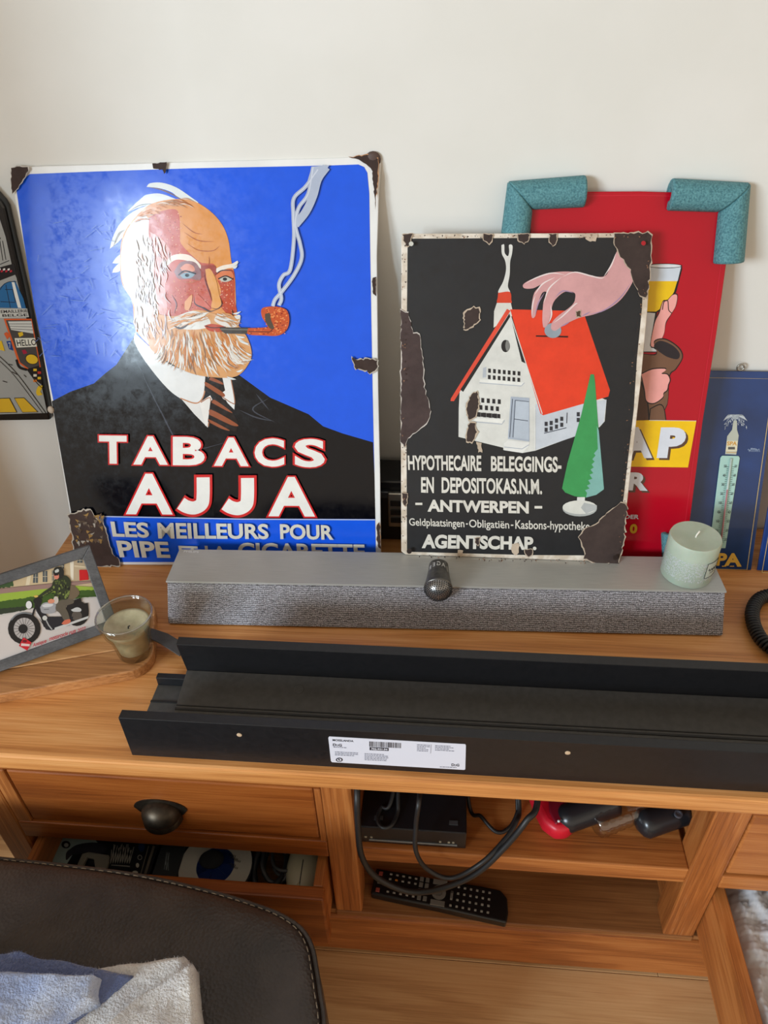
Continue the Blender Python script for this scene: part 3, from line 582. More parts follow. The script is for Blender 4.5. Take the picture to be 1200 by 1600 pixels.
ol([(630, 925), (680, 902), (735, 898), (745, 905), (725, 920), (752, 925), (765, 950), (758, 975), (752, 1000), (735, 1015), (730, 1035), (690, 1060), (655, 1050), (645, 1000)], PK)
ol([(672, 1080), (715, 1060), (735, 1075), (745, 1130), (745, 1160), (672, 1160)], rgb(118, 84, 64))
R.fr(960, 560, .225)
R.poly([(100, 432), (240, 428), (568, 432), (510, 756), (60, 750)], rgb(244, 196, 20)); R.line([(240, 429), (568, 433)], 3, rgb(220, 222, 220))
def sh(t, q, off=.05):
    R.text(t, [(x+16, y+14) for x, y in q], rgb(92, 66, 52), off); R.text(t, q, rgb(220, 224, 234), off)
sh('A', [(70, 476), (236, 476), (262, 690), (60, 696)], .06); sh('P', [(322, 478), (504, 478), (478, 692), (292, 690)], .06)
sh('R', [(100, 790), (238, 790), (230, 918), (84, 914)], .05)
R.text('DER', [(72, 1084), (172, 1084), (168, 1114), (70, 1112)], rgb(214, 210, 220), .03); R.text('6', [(30, 1150), (58, 1150), (50, 1214), (24, 1214)], rgb(208, 160, 48), .05); R.text('0', [(108, 1148), (160, 1148), (156, 1214), (104, 1214)], rgb(208, 160, 48), .05)
R.fr(0, 0, 1); R.make('beer_print', enamel_gloss, rs)
foam = noisy('teal_foam', rgb(62, 112, 122), rgb(98, 152, 158), 420, .75, 0, .9, .0014, 3)
def foamcorner(px, label, r=.0195, op=None):
    pts = [Vector(R.P(x, y, .002)) for x, y in px]; a, c, b = pts; v = []; f = []; n = Vector(R.n); M = 16
    def ring(p, t, rr, nrm=None):
        s_ = t.cross(n).normalized()
        if nrm is None: return [p+s_*rr*math.cos(2*math.pi*k/M)+n*rr*math.sin(2*math.pi*k/M) for k in range(M)]
    d1 = (c-a).normalized(); d2 = (b-c).normalized(); bis = (d2-d1).normalized()
    o = MB()
    def arm(p, q, d):
        out = []
        for rr in (r, r*.38):
            s_ = d.cross(n).normalized(); rg = []
            for end, base in ((0, p), (1, q)):
                for k in range(M):
                    ang = 2*math.pi*k/M; off = s_*rr*math.cos(ang)+n*rr*math.sin(ang)
                    w_ = base+off
                    if end:   # mitre: slide along d onto the bisector plane through c
                        pn = (d1+d2).normalized(); w_ = w_ + d*((c-w_).dot(pn)/d.dot(pn))
                        e = (w_-c).dot(-bis)
                        if e > r*.75: w_ = c + (w_-c)*.86
                    rg.append(w_)
            out += rg
        f = []
        for k in range(M):
            l = (k+1) % M; f.append((k, l, M+l, M+k)); f.append((2*M+k, 3*M+k, 3*M+l, 2*M+l)); f.append((k, 2*M+k, 2*M+l, l)); f.append((M+k, M+l, 3*M+l, 3*M+k))
        return out, f
    for p, d in ((a, d1), (b, -d2)):
        vv, ff = arm(p, c, d); o.add(vv, ff)
    ob = o.make('foam_corner_protector', foam, auto=50, bev=.0025); tag(ob, label, 'foam protector'); return ob
foamcorner([(914, 299), (811, 304), (804, 376)], 'teal foam protector on the upper left corner of the red sign')
foamcorner([(1045, 304), (1148, 307), (1137, 411)], 'teal foam protector on the upper right corner of the red sign')
foamcorner([(1047, 830), (1050, 905), (975, 912)], 'teal foam protector low on the red sign, behind the candle', r=.014)

# ================================================================ NAVY THERMOMETER SIGNS
th = math.radians(21.5); ns = (0, -math.cos(th), math.sin(th)); ps = (.45, .937, TOP)
navy = noisy('navy_enamel', rgb(14, 46, 92), rgb(24, 62, 122), 12, .3, Coat_Weight=.2)
ts = empty('thermometer_sign', (.42, .94, TOP), 'navy thermometer sign in gold border behind the green candle', 'thermometer sign')
slab('panel', [(1096, 579), (1216, 581), (1173, 897), (1060, 893)], ps, ns, .003, navy, ts, .001)
S = Art(ps, ns); GD = rgb(206, 180, 120)
S.line([(1066, 888), (1101, 590), (1209, 592), (1167, 890), (1066, 888)], 1.1, GD)
S.fr(960, 560, .225); SPR = rgb(206, 214, 220)
S.blob([(808, 500), (845, 498), (850, 440), (832, 430), (838, 470), (830, 500)], SPR)
for i in range(90):
    a = random.uniform(-1, 1); t = random.random(); x = 838+a*95*t**.7; y = 392+abs(a)*60*t+random.uniform(0, 60)*abs(a); S.line([(x, y), (x+a*5, y+random.uniform(6, 18))], 2.2, SPR, keep=i % 15 > 0)
for i in range(24):
    a = -1.2+i*.104; S.curve([(838, 430), (838+math.sin(a)*45, 392), (838+math.sin(a)*92, 405+abs(a)*26)], 6, SPR, True, keep=i % 6 > 0)
S.poly([(826, 430), (850, 430), (850, 495), (862, 535), (845, 668), (768, 664), (782, 540), (816, 495)], rgb(186, 190, 176)); S.poly([(780, 572), (856, 572), (850, 645), (772, 645)], rgb(222, 214, 186))
S.text('SPA', [(782, 576), (852, 576), (848, 604), (780, 604)], rgb(206, 150, 60), .03); S.poly(rq(788, 614, 836, 632), rgb(90, 88, 84)); S.line([(776, 652), (846, 653)], 4, rgb(206, 150, 60))
S.text('PA', [(716, 1350), (876, 1352), (880, 1440), (700, 1438)], rgb(226, 182, 76), .045); S.text('S', [(600, 1350), (690, 1350), (680, 1438), (590, 1438)], rgb(226, 182, 76), .045)
for x in (745, 800, 850): S.line([(x, 1442), (x+30, 1442)], 6, rgb(226, 182, 76))
for i in range(9): S.curve([(925+i*9, 640+random.uniform(-8, 8)), (930+i*9, 628+random.uniform(-8, 8)), (936+i*9, 648)], 2.5, rgb(160, 178, 206))
S.fr(0, 0, 1); S.make('gold_border_and_print', print_m, ts)
S.fr(960, 560, .225)
tp = MB().prism([S.P(x, y, .0025) for x, y in ((745, 673), (860, 676), (868, 690), (768, 1316), (655, 1316), (733, 688))], np.array(S.n)*-.002).make('thermometer_plate', mat('mint_enamel', rgb(168, 206, 196), .25), ts, bev=.0008)
S.lift = .003
for j in range(42):
    t = j/41; y = 750+t*520; x = 800-t*72; lg = 26 if j % 5 == 0 else 14
    S.line([(x-12-lg, y), (x-12, y)], 2.2, rgb(50, 60, 66), keep=True); S.line([(x+12, y), (x+12+lg, y)], 2.2, rgb(50, 60, 66), keep=True)
    if j % 5 == 0: S.text(str(abs(50-j*2)), [(x-44, y-14), (x-26, y-14), (x-28, y+4), (x-46, y+4)], rgb(50, 60, 66)); S.text(str(abs(50-j*2)), [(x+30, y-14), (x+46, y-14), (x+44, y+4), (x+28, y+4)], rgb(50, 60, 66))
S.make('scale_marks', print_m, ts)
MB().tube([S.P(803, 690, .005), S.P(728, 1290, .005)], .0016, 10).make('glass_tube', mat('pale_tube', rgb(196, 212, 206), .12), ts, smooth=True)
MB().tube([S.P(774, 905, .0062), S.P(730, 1280, .0062)], .0011, 8).make('spirit_column', mat('pink_spirit', rgb(196, 130, 140), .3), ts, smooth=True)
S.fr(0, 0, 1)
pc = Vector(S.P(1157, 574, .001)); MB().tube([pc+Vector((.005*math.cos(a), 0, .005*math.sin(a))) for a in np.linspace(0, 6.28, 17)], .0014, 6).make('hanging_ring', steel, ts, smooth=True)
t2 = empty('thermometer_sign', (.54, .94, TOP), 'second navy sign at the right edge of the photo, beside the thermometer sign', 'enamel sign')
t2.name = 'advertising_sign'; ORG[t2.name] = Vector((.54, .94, TOP))
slab('panel', [(1227, 640), (1330, 645), (1290, 905), (1182, 898)], ps, ns, .003, mat('royal_navy', rgb(20, 62, 140), .3), t2, .001)
S.line([(1189, 893), (1232, 650), (1320, 652), (1284, 898), (1189, 893)], 1.1, GD); S.make('gold_border', print_m, t2)

# ================================================================ COMIC STREET PICTURE ON THE WALL
cp = empty('framed_picture', (-.7, 1.045, .7), 'black-framed street cartoon picture at the left edge, beside the blue sign', 'picture')
pc_ = (0, 1.043, 0); nc = (0, -1, 0); Q = Art(pc_, nc)
fo = [(-80, 235), (-20, 290), (2, 315), (8, 325), (38, 455), (76, 640), (79, 657), (-60, 659), (-130, 659)]
slab('frame', fo, pc_, nc, .019, mat('black_gloss_frame', rgb(18, 18, 20), .25), cp, .004)
Q.poly([(-75, 270), (-8, 318), (9, 370), (20, 420), (26, 434), (42, 500), (56, 560), (74, 645), (-60, 649), (-120, 649)], rgb(158, 158, 154))
Q.fr(0, 300, .2375); G1, G2, YL = rgb(196, 196, 190), rgb(110, 110, 108), rgb(222, 182, 40)
Q.poly([(-20, 500), (92, 470), (110, 540), (-20, 590)], OL)
for i in range(6): Q.poly([(-10+i*15, 505+(i % 2)*12), (4+i*15, 500+(i % 2)*12), (6+i*15, 512+(i % 2)*12), (-8+i*15, 517+(i % 2)*12)], rgb(180, 30, 50) if i % 2 else rgb(220, 216, 210))
for a, b in (((0, 320), (20, 450)), ((18, 320), (40, 445)), ((-10, 480), (62, 450)), ((5, 300), (0, 310))): Q.line([a, b], 5, OL)
Q.poly([(-20, 760), (-10, 640), (30, 600), (100, 582), (155, 700), (172, 765)], rgb(36, 100, 152)); Q.curve([(-20, 680), (20, 615), (60, 590), (110, 590)], 4, OL); Q.poly([(78, 592), (96, 592), (120, 680), (142, 762), (120, 760), (100, 690)], rgb(226, 226, 220))
for a, b in (((40, 610), (70, 762)), ((5, 720), (100, 725)), ((34, 640), (85, 640)), ((85, 640), (105, 725))): Q.line([a, b], 4, OL)
Q.poly([(-20, 770), (180, 765), (192, 822), (-20, 828)], G1)
Q.text('EMAILLERIE', [(6, 776), (180, 770), (186, 790), (8, 796)], OL, .02); Q.text('BELGE', [(16, 803), (182, 798), (186, 816), (18, 820)], OL, .02)
Q.poly([(26, 832), (210, 832), (270, 1150), (180, 1165), (120, 1120)], rgb(214, 92, 40)); Q.poly([(40, 842), (206, 842), (262, 1140), (190, 1160), (135, 1120)], rgb(72, 68, 66)); Q.poly([(55, 850), (208, 848), (222, 930), (75, 905)], rgb(206, 206, 200))
for k in range(3): Q.line([(60+k*6, 866+k*16), (212+k*3, 866+k*20)], 4, G2)
Q.poly([(98, 960), (232, 958), (245, 1015), (112, 1022)], rgb(222, 220, 206)); Q.text('HELLO', [(108, 970), (238, 966), (242, 1006), (118, 1014)], OL, .015)
Q.poly([(120, 925), (150, 918), (156, 940), (130, 952)], YL); Q.poly([(145, 1040), (168, 1035), (182, 1058), (158, 1066)], rgb(160, 30, 60)); Q.ell(212, 1098, 44, 34, OL, a0=.3); Q.ell(212, 1098, 40, 30, YL, a0=.3)
Q.poly([(28, 930), (45, 918), (70, 945), (50, 968)], rgb(208, 92, 48)); Q.poly([(44, 980), (72, 978), (90, 1042), (62, 1032)], rgb(28, 62, 130)); Q.text('7', [(56, 990), (70, 988), (76, 1024), (64, 1026)], G1)
Q.poly([(-20, 990), (12, 975), (34, 1045), (-20, 1030)], YL); Q.curve([(110, 1100), (130, 1150), (180, 1168)], 16, OL)
Q.poly([(180, 1162), (260, 1140), (282, 1270), (230, 1230)], OL)
for i, cc in enumerate((YL, rgb(190, 50, 40), rgb(220, 210, 190), YL, rgb(220, 120, 40))): Q.poly(rq(222+(i % 2)*28, 1160+i*18, 244+(i % 2)*28, 1176+i*18), cc)
Q.blob([(282, 1270), (255, 1275), (240, 1310), (250, 1336), (280, 1330), (268, 1310), (278, 1290)], YL); Q.curve([(-20, 1060), (120, 1200), (310, 1460)], 4, OL); Q.curve([(-20, 1090), (100, 1210), (290, 1462)], 3, OL); Q.curve([(180, 1165), (250, 1260), (300, 1300)], 4, OL)
for a in ([(-30, 1355), (66, 1352), (116, 1448), (-20, 1450)], [(95, 1352), (160, 1350), (254, 1446), (150, 1448)]): Q.poly([(x, y) for x, y in a], OL); cx = sum(p[0] for p in a)/4; cy = sum(p[1] for p in a)/4; Q.poly([(cx+(x-cx)*.93, cy+(y-cy)*.93) for x, y in a], rgb(214, 172, 44))
for a, b in (((60, 1130), (85, 1136)), ((80, 1180), (120, 1200)), ((160, 1200), (175, 1215)), ((20, 1240), (50, 1250))): Q.line([a, b], 4, OL)
Q.fr(0, 0, 1); Q.make('cartoon_print', print_m, cp)

# ================================================================ SOUNDBAR
so = empty('soundbar', (0, .82, TOP), 'long grey soundbar with woven cloth front and metal top', 'soundbar')
fab = mat('grey_cloth_weave', rgb(112, 110, 112), .9); t = N(fab, 'TexCoord'); ws = []
for ax_, s_, d_ in (('X', 150, 4.5), ('Z', 120, 5.5)):
    wv = N(fab, 'TexWave', bands_direction=ax_, Scale=s_, Distortion=d_, Detail=3); wv.inputs['Detail Scale'].default_value = 2; L(fab, t, 'Object', wv, 'Vector'); ws.append(wv)
mx = N(fab, 'Math', operation='MULTIPLY'); L(fab, ws[0], 'Fac', mx, 0); L(fab, ws[1], 'Fac', mx, 1)
nn = N(fab, 'TexNoise', Scale=260, Detail=2); L(fab, t, 'Object', nn, 'Vector'); ad = N(fab, 'Math', operation='MULTIPLY_ADD'); L(fab, nn, 'Fac', ad, 0); ad.inputs[1].default_value = .55; L(fab, mx, 0, ad, 2)
rr_ = ramp(fab, [(.25, rgb(92, 89, 91)), (.5, rgb(146, 143, 147)), (.95, rgb(216, 214, 222))]); L(fab, ad, 0, rr_, 'Fac'); L(fab, rr_, 'Color', P_(fab), 'Base Color'); bump(fab, ad, 0, .6, .0012)
def sbx(px, py, dz): return onz(px, py, dz)
f0, f1 = Vector((-.412, .763, TOP)), Vector((.405, .787, TOP)); dx_ = (f1-f0).normalized(); dy_ = Vector((-dx_.y, dx_.x, 0)); W_ = (f1-f0).length; D_ = .108
def sbp(a, b, z): return f0+dx_*a+dy_*b+Vector((0, 0, z))
MB().add([sbp(a, b, z) for a in (0, W_) for b, z in ((.0, .002), (.033, .0565), (D_-.002, .0565), (D_, .002))], [(0, 1, 2, 3), (7, 6, 5, 4), (0, 4, 5, 1), (1, 5, 6, 2), (2, 6, 7, 3), (3, 7, 4, 0)]).make('cloth_body', fab, so, bev=.003, seg=3)
MB().prism([sbp(-.001, .032, .0567), sbp(W_+.001, .032, .0567), sbp(W_+.001, D_, .0567), sbp(-.001, D_, .0567)], (0, 0, .0033)).make('metal_top', alu, so, bev=.001)
MB().prism([sbp(.01, .010, 0), sbp(W_-.01, .010, 0), sbp(W_-.01, D_-.01, 0), sbp(.01, D_-.01, 0)], (0, 0, .003)).make('base', black_rubber, so)
TA = Art((0, 0, SBZ+.0001), (0, 0, 1), .0001); TA.text('PHILIPS', [(288, 860), (311, 861), (310, 864), (287, 863)], rgb(225, 225, 225), .01); TA.make('brand_lettering', print_m, so)

# thimble shaped ornament
tm = empty('thimble', tuple(sbp(.405, .035, .06)), 'dark metal thimble with raised lettering on the soundbar front edge', 'thimble')
gun = noisy('gunmetal', rgb(92, 90, 88), rgb(120, 117, 112), 90, .3, .8, .15, .0004)
c0 = sbp(.4065, .062, .06+.0145); axd = Vector((0.01, -1, -.13)).normalized()
MB().lathe(c0, [(.0122, -.002), (.0142, 0), (.0145, .001), (.0152, .012), (.0172, .026), (.0195, .037), (.0205, .041), (.0207, .043), (.0198, .0445)], 36, axd).make('body', gun, tm, smooth=True)
dome = [(.0196*math.cos(a), .044+.0165*math.sin(a)) for a in np.linspace(0, math.pi/2, 10)]
MB().lathe(c0, dome, 36, axd, False).make('domed_end', mat('dimpled_steel', rgb(150, 148, 146), .28, .8), tm, smooth=True)
qd = Vector((0, 0, 1)).rotation_difference(axd); dm = MB()
for i in range(1, 10):
    a = math.pi/2*(1-i/10); r_ = .0199*math.cos(a); nn_ = max(5, int(2*math.pi*r_/.0034))
    for k in range(nn_):
        b = 2*math.pi*(k+.5*(i % 2))/nn_; p = Vector((r_*math.cos(b), r_*math.sin(b), .044+.0168*math.sin(a))); dm.ell(c0+qd @ p, .0010, .0010, .0010, 6, 4)
tag(dm.make('dimples', black_rubber, tm), kind='stuff')
ltm = MB()
for ch, ang in zip('JAGER', (-50, -25, 0, 25, 50)):
    v_, f_ = glyph(ch, .02); mxx = max(a[0] for a in v_); 
    ctr = c0+qd @ Vector((0, 0, .012)); rad = .0162
    aa = math.radians(ang); vv = []
    for x, y in v_:
        th_ = aa+(x-mxx/2)*.55; q_ = Vector((math.sin(th_)*rad*1.02, 0, 0))
        z_ = .010+.006*math.cos(aa)*0-(y-.35)*.011+(1-math.cos(aa))*.012
        r2 = .0152+max(0, z_-.012)*.14+.0006
        up_ = Vector((0, 0, 1)); side_ = axd.cross(up_).normalized(); upn = side_.cross(axd).normalized()
        vv.append(c0+axd*z_+side_*math.sin(th_)*r2+upn*math.cos(th_)*r2)
    ltm.add(vv, f_)
ltm.make('raised_lettering', mat('pale_relief', rgb(190, 188, 182), .4, .3), tm)

# ================================================================ CANDLE
cb = Vector((.3555, .856, SBZ)); ca = empty('pillar_candle', tuple(cb), 'pale green pillar candle with glitter band on the right end of the soundbar', 'candle')
MB().lathe(cb, [(.0335, 0), (.0355, .002), (.0358, .067), (.0345, .0705), (.031, .0702), (.012, .0685), (0, .068)], 56).make('wax', candle_m, ca, auto=60)
gm = mat('silver_glitter', rgb(214, 220, 222), .3, .15)
gl = MB(); random.seed(5)
for i in range(2600):
    a = random.uniform(0, 6.283); z = .012+.036*random.random()**.9; n_ = Vector((math.cos(a), math.sin(a), 0)); tt = Vector((-n_.y, n_.x, 0)); p = cb+n_*.0361+Vector((0, 0, z)); s_ = random.uniform(.0004, .001)
    q_ = tt*s_*math.cos(i)+Vector((0, 0, s_*math.sin(i))); w_ = n_.cross(q_); gl.add([p-q_, p+w_, p+q_, p-w_], [(0, 1, 2, 3)])
tag(gl.make('glitter_band', gm, ca), kind='stuff')
MB().tube([cb+Vector((0, 0, .067)), cb+Vector((.001, .001, .072)), cb+Vector((.004, .002, .078))], .0012, 8).make('wick', mat('white_wick', rgb(230, 226, 214), .8), ca, smooth=True)
lb = MB()
def cylpt(a, z, r=.0363): return cb+Vector((math.cos(a)*r, math.sin(a)*r, z))
a0, a1 = math.radians(-68), math.radians(-28)
for k in range(8):
    aa, ab = a0+(a1-a0)*k/8, a0+(a1-a0)*(k+1)/8; lb.add([cylpt(aa, .02), cylpt(ab, .02), cylpt(ab, .047), cylpt(aa, .047)], [(0, 1, 2, 3)])
lb.make('paper_label', mat('label_paper', rgb(186, 196, 184), .5), ca)
lb = MB()
for (pa, pz, pb_, pz2) in ((a0, .02, a1, .02), (a0, .047, a1, .047)):
    lb.tube([cylpt(pa+(pb_-pa)*k/8, pz, .0365) for k in range(9)], .0003, 4)
lb.tube([cylpt(a0, .02, .0365), cylpt(a0, .047, .0365)], .0003, 4); lb.tube([cylpt(a1, .02, .0365), cylpt(a1, .047, .0365)], .0003, 4)
lb.tube([cylpt(a0+.1+k*.045, .034+.003*math.sin(k*2.1), .0365) for k in range(11)], .0004, 4)
lb.tube([cylpt(a0+.2+k*.04, .028+.0008*math.sin(k*3), .0365) for k in range(8)], .0003, 4); lb.make('label_border', black_rubber, ca)

# ================================================================ METAL RECORDER BOX BEHIND THE SIGNS
db = empty('metal_box', (-.08, 1.0, TOP), 'dark metal box with a slotted bracket in the gap between the signs', 'box')
MB().box(-.15, .0, .985, 1.05, TOP, .632).make('housing', black_plastic, db, bev=.003)
MB().box(-.15, -.0, .980, .99, .60, .614).make('lip', mat('dark_steel', rgb(84, 88, 94), .3, .7), db, bev=.002)
MB().box(-.094, -.03, .976, .984, .545, .614).make('bracket', steel, db, bev=.002)
for z_ in (.556, .572, .590): MB().box(-.09, -.07, .9735, .9765, z_, z_+.01).make('slot', black_rubber, db)

# ================================================================ CUTTING BOARD, PHOTO FRAME, GLASS
cu = empty('cutting_board', (-.5, .72, TOP), 'wooden cutting board with rounded corners under the photo frame', 'cutting board')
bang = math.radians(17.2); bd = Vector((math.cos(bang), math.sin(bang), 0)); bn = Vector((-bd.y, bd.x, 0)); co = Vector((-.398, .665, TOP))
def bdp(a, b): return co-bd*a+bn*b           # a: leftwards from the right front corner, b: away
for i, (b0, b1) in enumerate(((0, .046), (.046, .105), (.105, .15))):
    pts = []; rad = .035
    if i == 0: pts = [bdp(.34, b0)]+[bdp(rad-rad*math.sin(a), rad-rad*math.cos(a)) for a in np.linspace(0, math.pi/2, 8)]+[bdp(0, b1), bdp(.34, b1)]
    elif i == 2: pts = [bdp(.34, b0), bdp(0, b0)]+[bdp(rad-rad*math.cos(a), b1-rad+rad*math.sin(a)) for a in np.linspace(0, math.pi/2, 8)]+[bdp(.34, b1)]
    else: pts = [bdp(.34, b0), bdp(0, b0), bdp(0, b1), bdp(.34, b1)]
    MB().prism(pts, (0, 0, .018)).make('plank', wood_b1 if i != 1 else wood_b2, cu, bev=.0025, seg=3)
BZ = TOP+.018
# photo frame: leaning back
A1, A2 = Vector(onz(0, 1050, BZ+.0058)), Vector(onz(186, 981, BZ+.0058)); fd = (A2-A1).normalized(); lean = math.radians(28)
back = Vector((-fd.y, fd.x, 0)); upv = Vector((0, 0, math.cos(lean)))+back*math.sin(lean); nf = fd.cross(upv).normalized()
if nf.y > 0: nf = -nf
pfm = empty('photo_frame', tuple((A1+A2)/2), 'grey photo frame with a motorcycle rider picture, on the cutting board', 'photo frame')
fg = wood('grey_stained_wood', rgb(62, 63, 66), rgb(84, 85, 88), rgb(104, 105, 108), 'x', .5, 16)
Bp = Art(tuple(A2), tuple(nf)); tr = Vector(Bp.P(147, 850)); HF = (tr-A2).dot(upv); WF_ = .23; FWD = .0145
def frp(a, b, h=0): return A2-fd*a+upv*b+nf*h
for q_ in ([(0, 0), (WF_, 0), (WF_-FWD, FWD), (FWD, FWD)], [(0, 0), (0, HF), (FWD, HF-FWD), (FWD, FWD)], [(0, HF), (WF_, HF), (WF_-FWD, HF-FWD), (FWD, HF-FWD)], [(WF_, 0), (WF_, HF), (WF_-FWD, HF-FWD), (WF_-FWD, FWD)]):
    MB().prism([frp(a, b) for a, b in q_], nf*-.012).make('frame_side', fg, pfm, bev=.001)
MB().prism([frp(a, b, -.005) for a, b in ((.01, .01), (WF_-.01, .01), (WF_-.01, HF-.01), (.01, HF-.01))], nf*-.006).make('photo_backing', mat('photo_backing_card', rgb(196, 190, 184), .6), pfm)
MB().prism([frp(.1, .01, -.012), frp(.14, .01, -.012), frp(.13, HF*.7, -.012), frp(.11, HF*.7, -.012)], (back*.004)).make('easel_leg', black_rubber, pfm)
M_ = Art(tuple(A2-nf*.0048), tuple(nf), .0001); M_.fr(0, 870, .13333)
x0f, y0f = -230, 0
M_.poly([(-400, 700), (0, 700), (300, 620), (600, 570), (900, 510), (1190, 455), (1225, 650), (1230, 800), (1150, 870), (600, 1080), (170, 1190), (-100, 1300), (-400, 1400)], rgb(204, 196, 192))
M_.poly([(-400, 240), (20, 215), (150, 190), (800, 0), (1070, 0), (1090, 60), (1130, 200), (1190, 350), (900, 340), (300, 380), (-400, 460)], rgb(200, 178, 142))
M_.poly([(-400, 240), (20, 225), (150, 200), (150, 280), (-400, 330)], rgb(214, 222, 226)); M_.rough([(10, 300), (60, 280), (150, 270), (155, 350), (20, 365), (-300, 400), (-300, 300)], rgb(58, 84, 48), 8, 20)
M_.poly([(300, 160), (345, 145), (345, 330), (300, 335)], rgb(220, 206, 176)); M_.poly([(850, 0), (1060, 0), (1100, 80), (1130, 240), (1100, 270), (860, 280)], rgb(184, 164, 136)); M_.poly([(800, 0), (850, 0), (860, 270), (830, 280)], rgb(226, 218, 200))
for x, y, w_, h_ in ((385, 175, 60, 130), (500, 165, 55, 130), (610, 160, 20, 120), (600, 50, 55, 45), (500, 75, 50, 35), (705, 80, 45, 60), (905, 10, 60, 60), (1000, 0, 50, 50)):
    M_.poly(rq(x, y, x+w_, y+h_), rgb(84, 90, 92)); M_.line([(x+w_/2, y), (x+w_/2, y+h_)], 4, rgb(206, 196, 170)); M_.line([(x, y+h_/2), (x+w_, y+h_/2)], 4, rgb(206, 196, 170))
M_.poly([(928, 152), (1030, 150), (1038, 268), (932, 278)], rgb(196, 24, 32)); M_.poly([(870, 95), (1080, 85), (1085, 110), (870, 118)], rgb(206, 190, 160)); M_.poly([(1070, 250), (1150, 235), (1165, 330), (1080, 330)], rgb(56, 80, 34))
M_.poly([(-400, 420), (30, 372), (600, 310), (870, 285), (1110, 270), (1090, 300), (900, 330), (420, 390), (20, 430), (-400, 480)], rgb(150, 120, 112)); M_.line([(-100, 382), (600, 312), (1110, 268)], 5, rgb(110, 90, 84))
M_.poly([(-400, 520), (20, 430), (420, 385), (900, 340), (1180, 325), (1195, 380), (900, 400), (300, 500), (-400, 600)], rgb(150, 176, 64)); M_.rough([(-400, 590), (20, 520), (300, 480), (600, 420), (920, 395), (1190, 385), (1195, 450), (900, 490), (600, 540), (300, 620), (0, 670), (-400, 740)], rgb(60, 88, 34), 5, 20); M_.rough([(-400, 640), (300, 580), (300, 625), (0, 672), (-400, 740)], rgb(44, 54, 40), 5, 20)
# motorcycle and rider
M_.ell(285, 840, 192, 185, rgb(26, 24, 26)); M_.ell(285, 840, 125, 128, rgb(176, 170, 168))
for k in range(18): a = k*math.pi/9; M_.line([(285+40*math.cos(a), 840+40*math.sin(a)), (285+125*math.cos(a), 840+125*math.sin(a))], 5, rgb(60, 56, 58), keep=k > 0)
M_.ell(270, 842, 55, 55, rgb(30, 28, 30)); M_.curve([(130, 740), (190, 680), (280, 655), (380, 670)], 16, rgb(120, 124, 128))
M_.ell(900, 660, 140, 150, rgb(28, 26, 28)); M_.poly([(780, 560), (1030, 540), (1040, 640), (960, 720), (820, 720)], rgb(30, 28, 30)); M_.ell(900, 690, 60, 60, rgb(90, 82, 76)); M_.blob([(830, 620), (900, 590), (950, 610), (940, 640), (860, 640)], rgb(196, 196, 196))
M_.poly([(440, 500), (520, 640), (560, 700), (860, 700), (820, 800), (600, 860), (540, 850), (470, 740), (400, 560)], rgb(34, 34, 42)); M_.poly([(640, 830), (1040, 690), (1030, 720), (640, 860)], rgb(200, 200, 198)); M_.ell(525, 715, 28, 28, rgb(200, 200, 196)); M_.line([(540, 740), (570, 800), (610, 850)], 14, rgb(170, 170, 170))
M_.line([(460, 500), (400, 620), (370, 740)], 22, rgb(30, 28, 30)); M_.line([(420, 640), (500, 760)], 14, rgb(200, 196, 194)); M_.line([(430, 560), (520, 820)], 14, rgb(26, 24, 26))
M_.blob([(470, 590), (500, 545), (560, 530), (640, 540), (660, 590), (640, 650), (560, 665), (490, 650)], rgb(158, 158, 162)); M_.blob([(490, 570), (540, 548), (620, 552), (600, 580), (520, 590)], rgb(206, 206, 208)); M_.line([(515, 618), (575, 612)], 7, rgb(90, 90, 96))
M_.ell(342, 562, 42, 52, rgb(40, 40, 42)); M_.ell(338, 562, 35, 46, rgb(222, 222, 222)); M_.blob([(390, 500), (440, 470), (490, 500), (470, 560), (400, 540)], rgb(30, 30, 32)); M_.curve([(400, 465), (450, 460), (500, 480)], 12, rgb(30, 28, 30)); M_.blob([(390, 460), (420, 448), (450, 458), (420, 476)], rgb(216, 180, 90))
M_.blob([(870, 505), (940, 485), (950, 530), (880, 560)], rgb(26, 24, 26)); M_.blob([(800, 330), (870, 340), (930, 410), (900, 470), (830, 500), (790, 470)], rgb(112, 96, 76))
M_.blob([(680, 520), (760, 490), (850, 500), (860, 540), (770, 580), (800, 660), (815, 740), (760, 750), (700, 660), (655, 620), (655, 570)], rgb(96, 88, 76)); M_.blob([(720, 780), (760, 740), (820, 730), (820, 770), (760, 792)], rgb(206, 110, 84))
M_.blob([(455, 450), (520, 400), (600, 345), (620, 290), (660, 255), (760, 215), (825, 270), (825, 350), (800, 480), (740, 500), (670, 490), (645, 400), (560, 440), (470, 470)], rgb(44, 52, 34))
for i in range(46):
    x, y = random.uniform(620, 810), random.uniform(270, 480); M_.ell(x, y, random.uniform(6, 14), random.uniform(5, 20), random.choice([rgb(122, 136, 70), rgb(84, 96, 48), rgb(24, 26, 22)]), keep=i % 9 > 0)
for i in range(12): x = random.uniform(490, 610); M_.ell(x, 455-(x-480)*.62+15, 9, 6, rgb(110, 122, 64), keep=True)
M_.ell(655, 505, 30, 45, rgb(200, 190, 180)); M_.blob([(560, 510), (600, 490), (640, 510), (620, 540), (570, 540)], rgb(214, 140, 110))
M_.blob([(620, 190), (640, 130), (700, 118), (745, 150), (745, 220), (710, 255), (680, 240), (640, 200)], rgb(34, 36, 34)); M_.blob([(630, 200), (680, 195), (690, 240), (660, 262), (635, 235)], rgb(214, 130, 110)); M_.blob([(640, 160), (680, 140), (690, 170), (650, 185)], rgb(190, 194, 190)); M_.poly([(632, 196), (685, 190), (682, 215), (636, 220)], rgb(30, 24, 28))
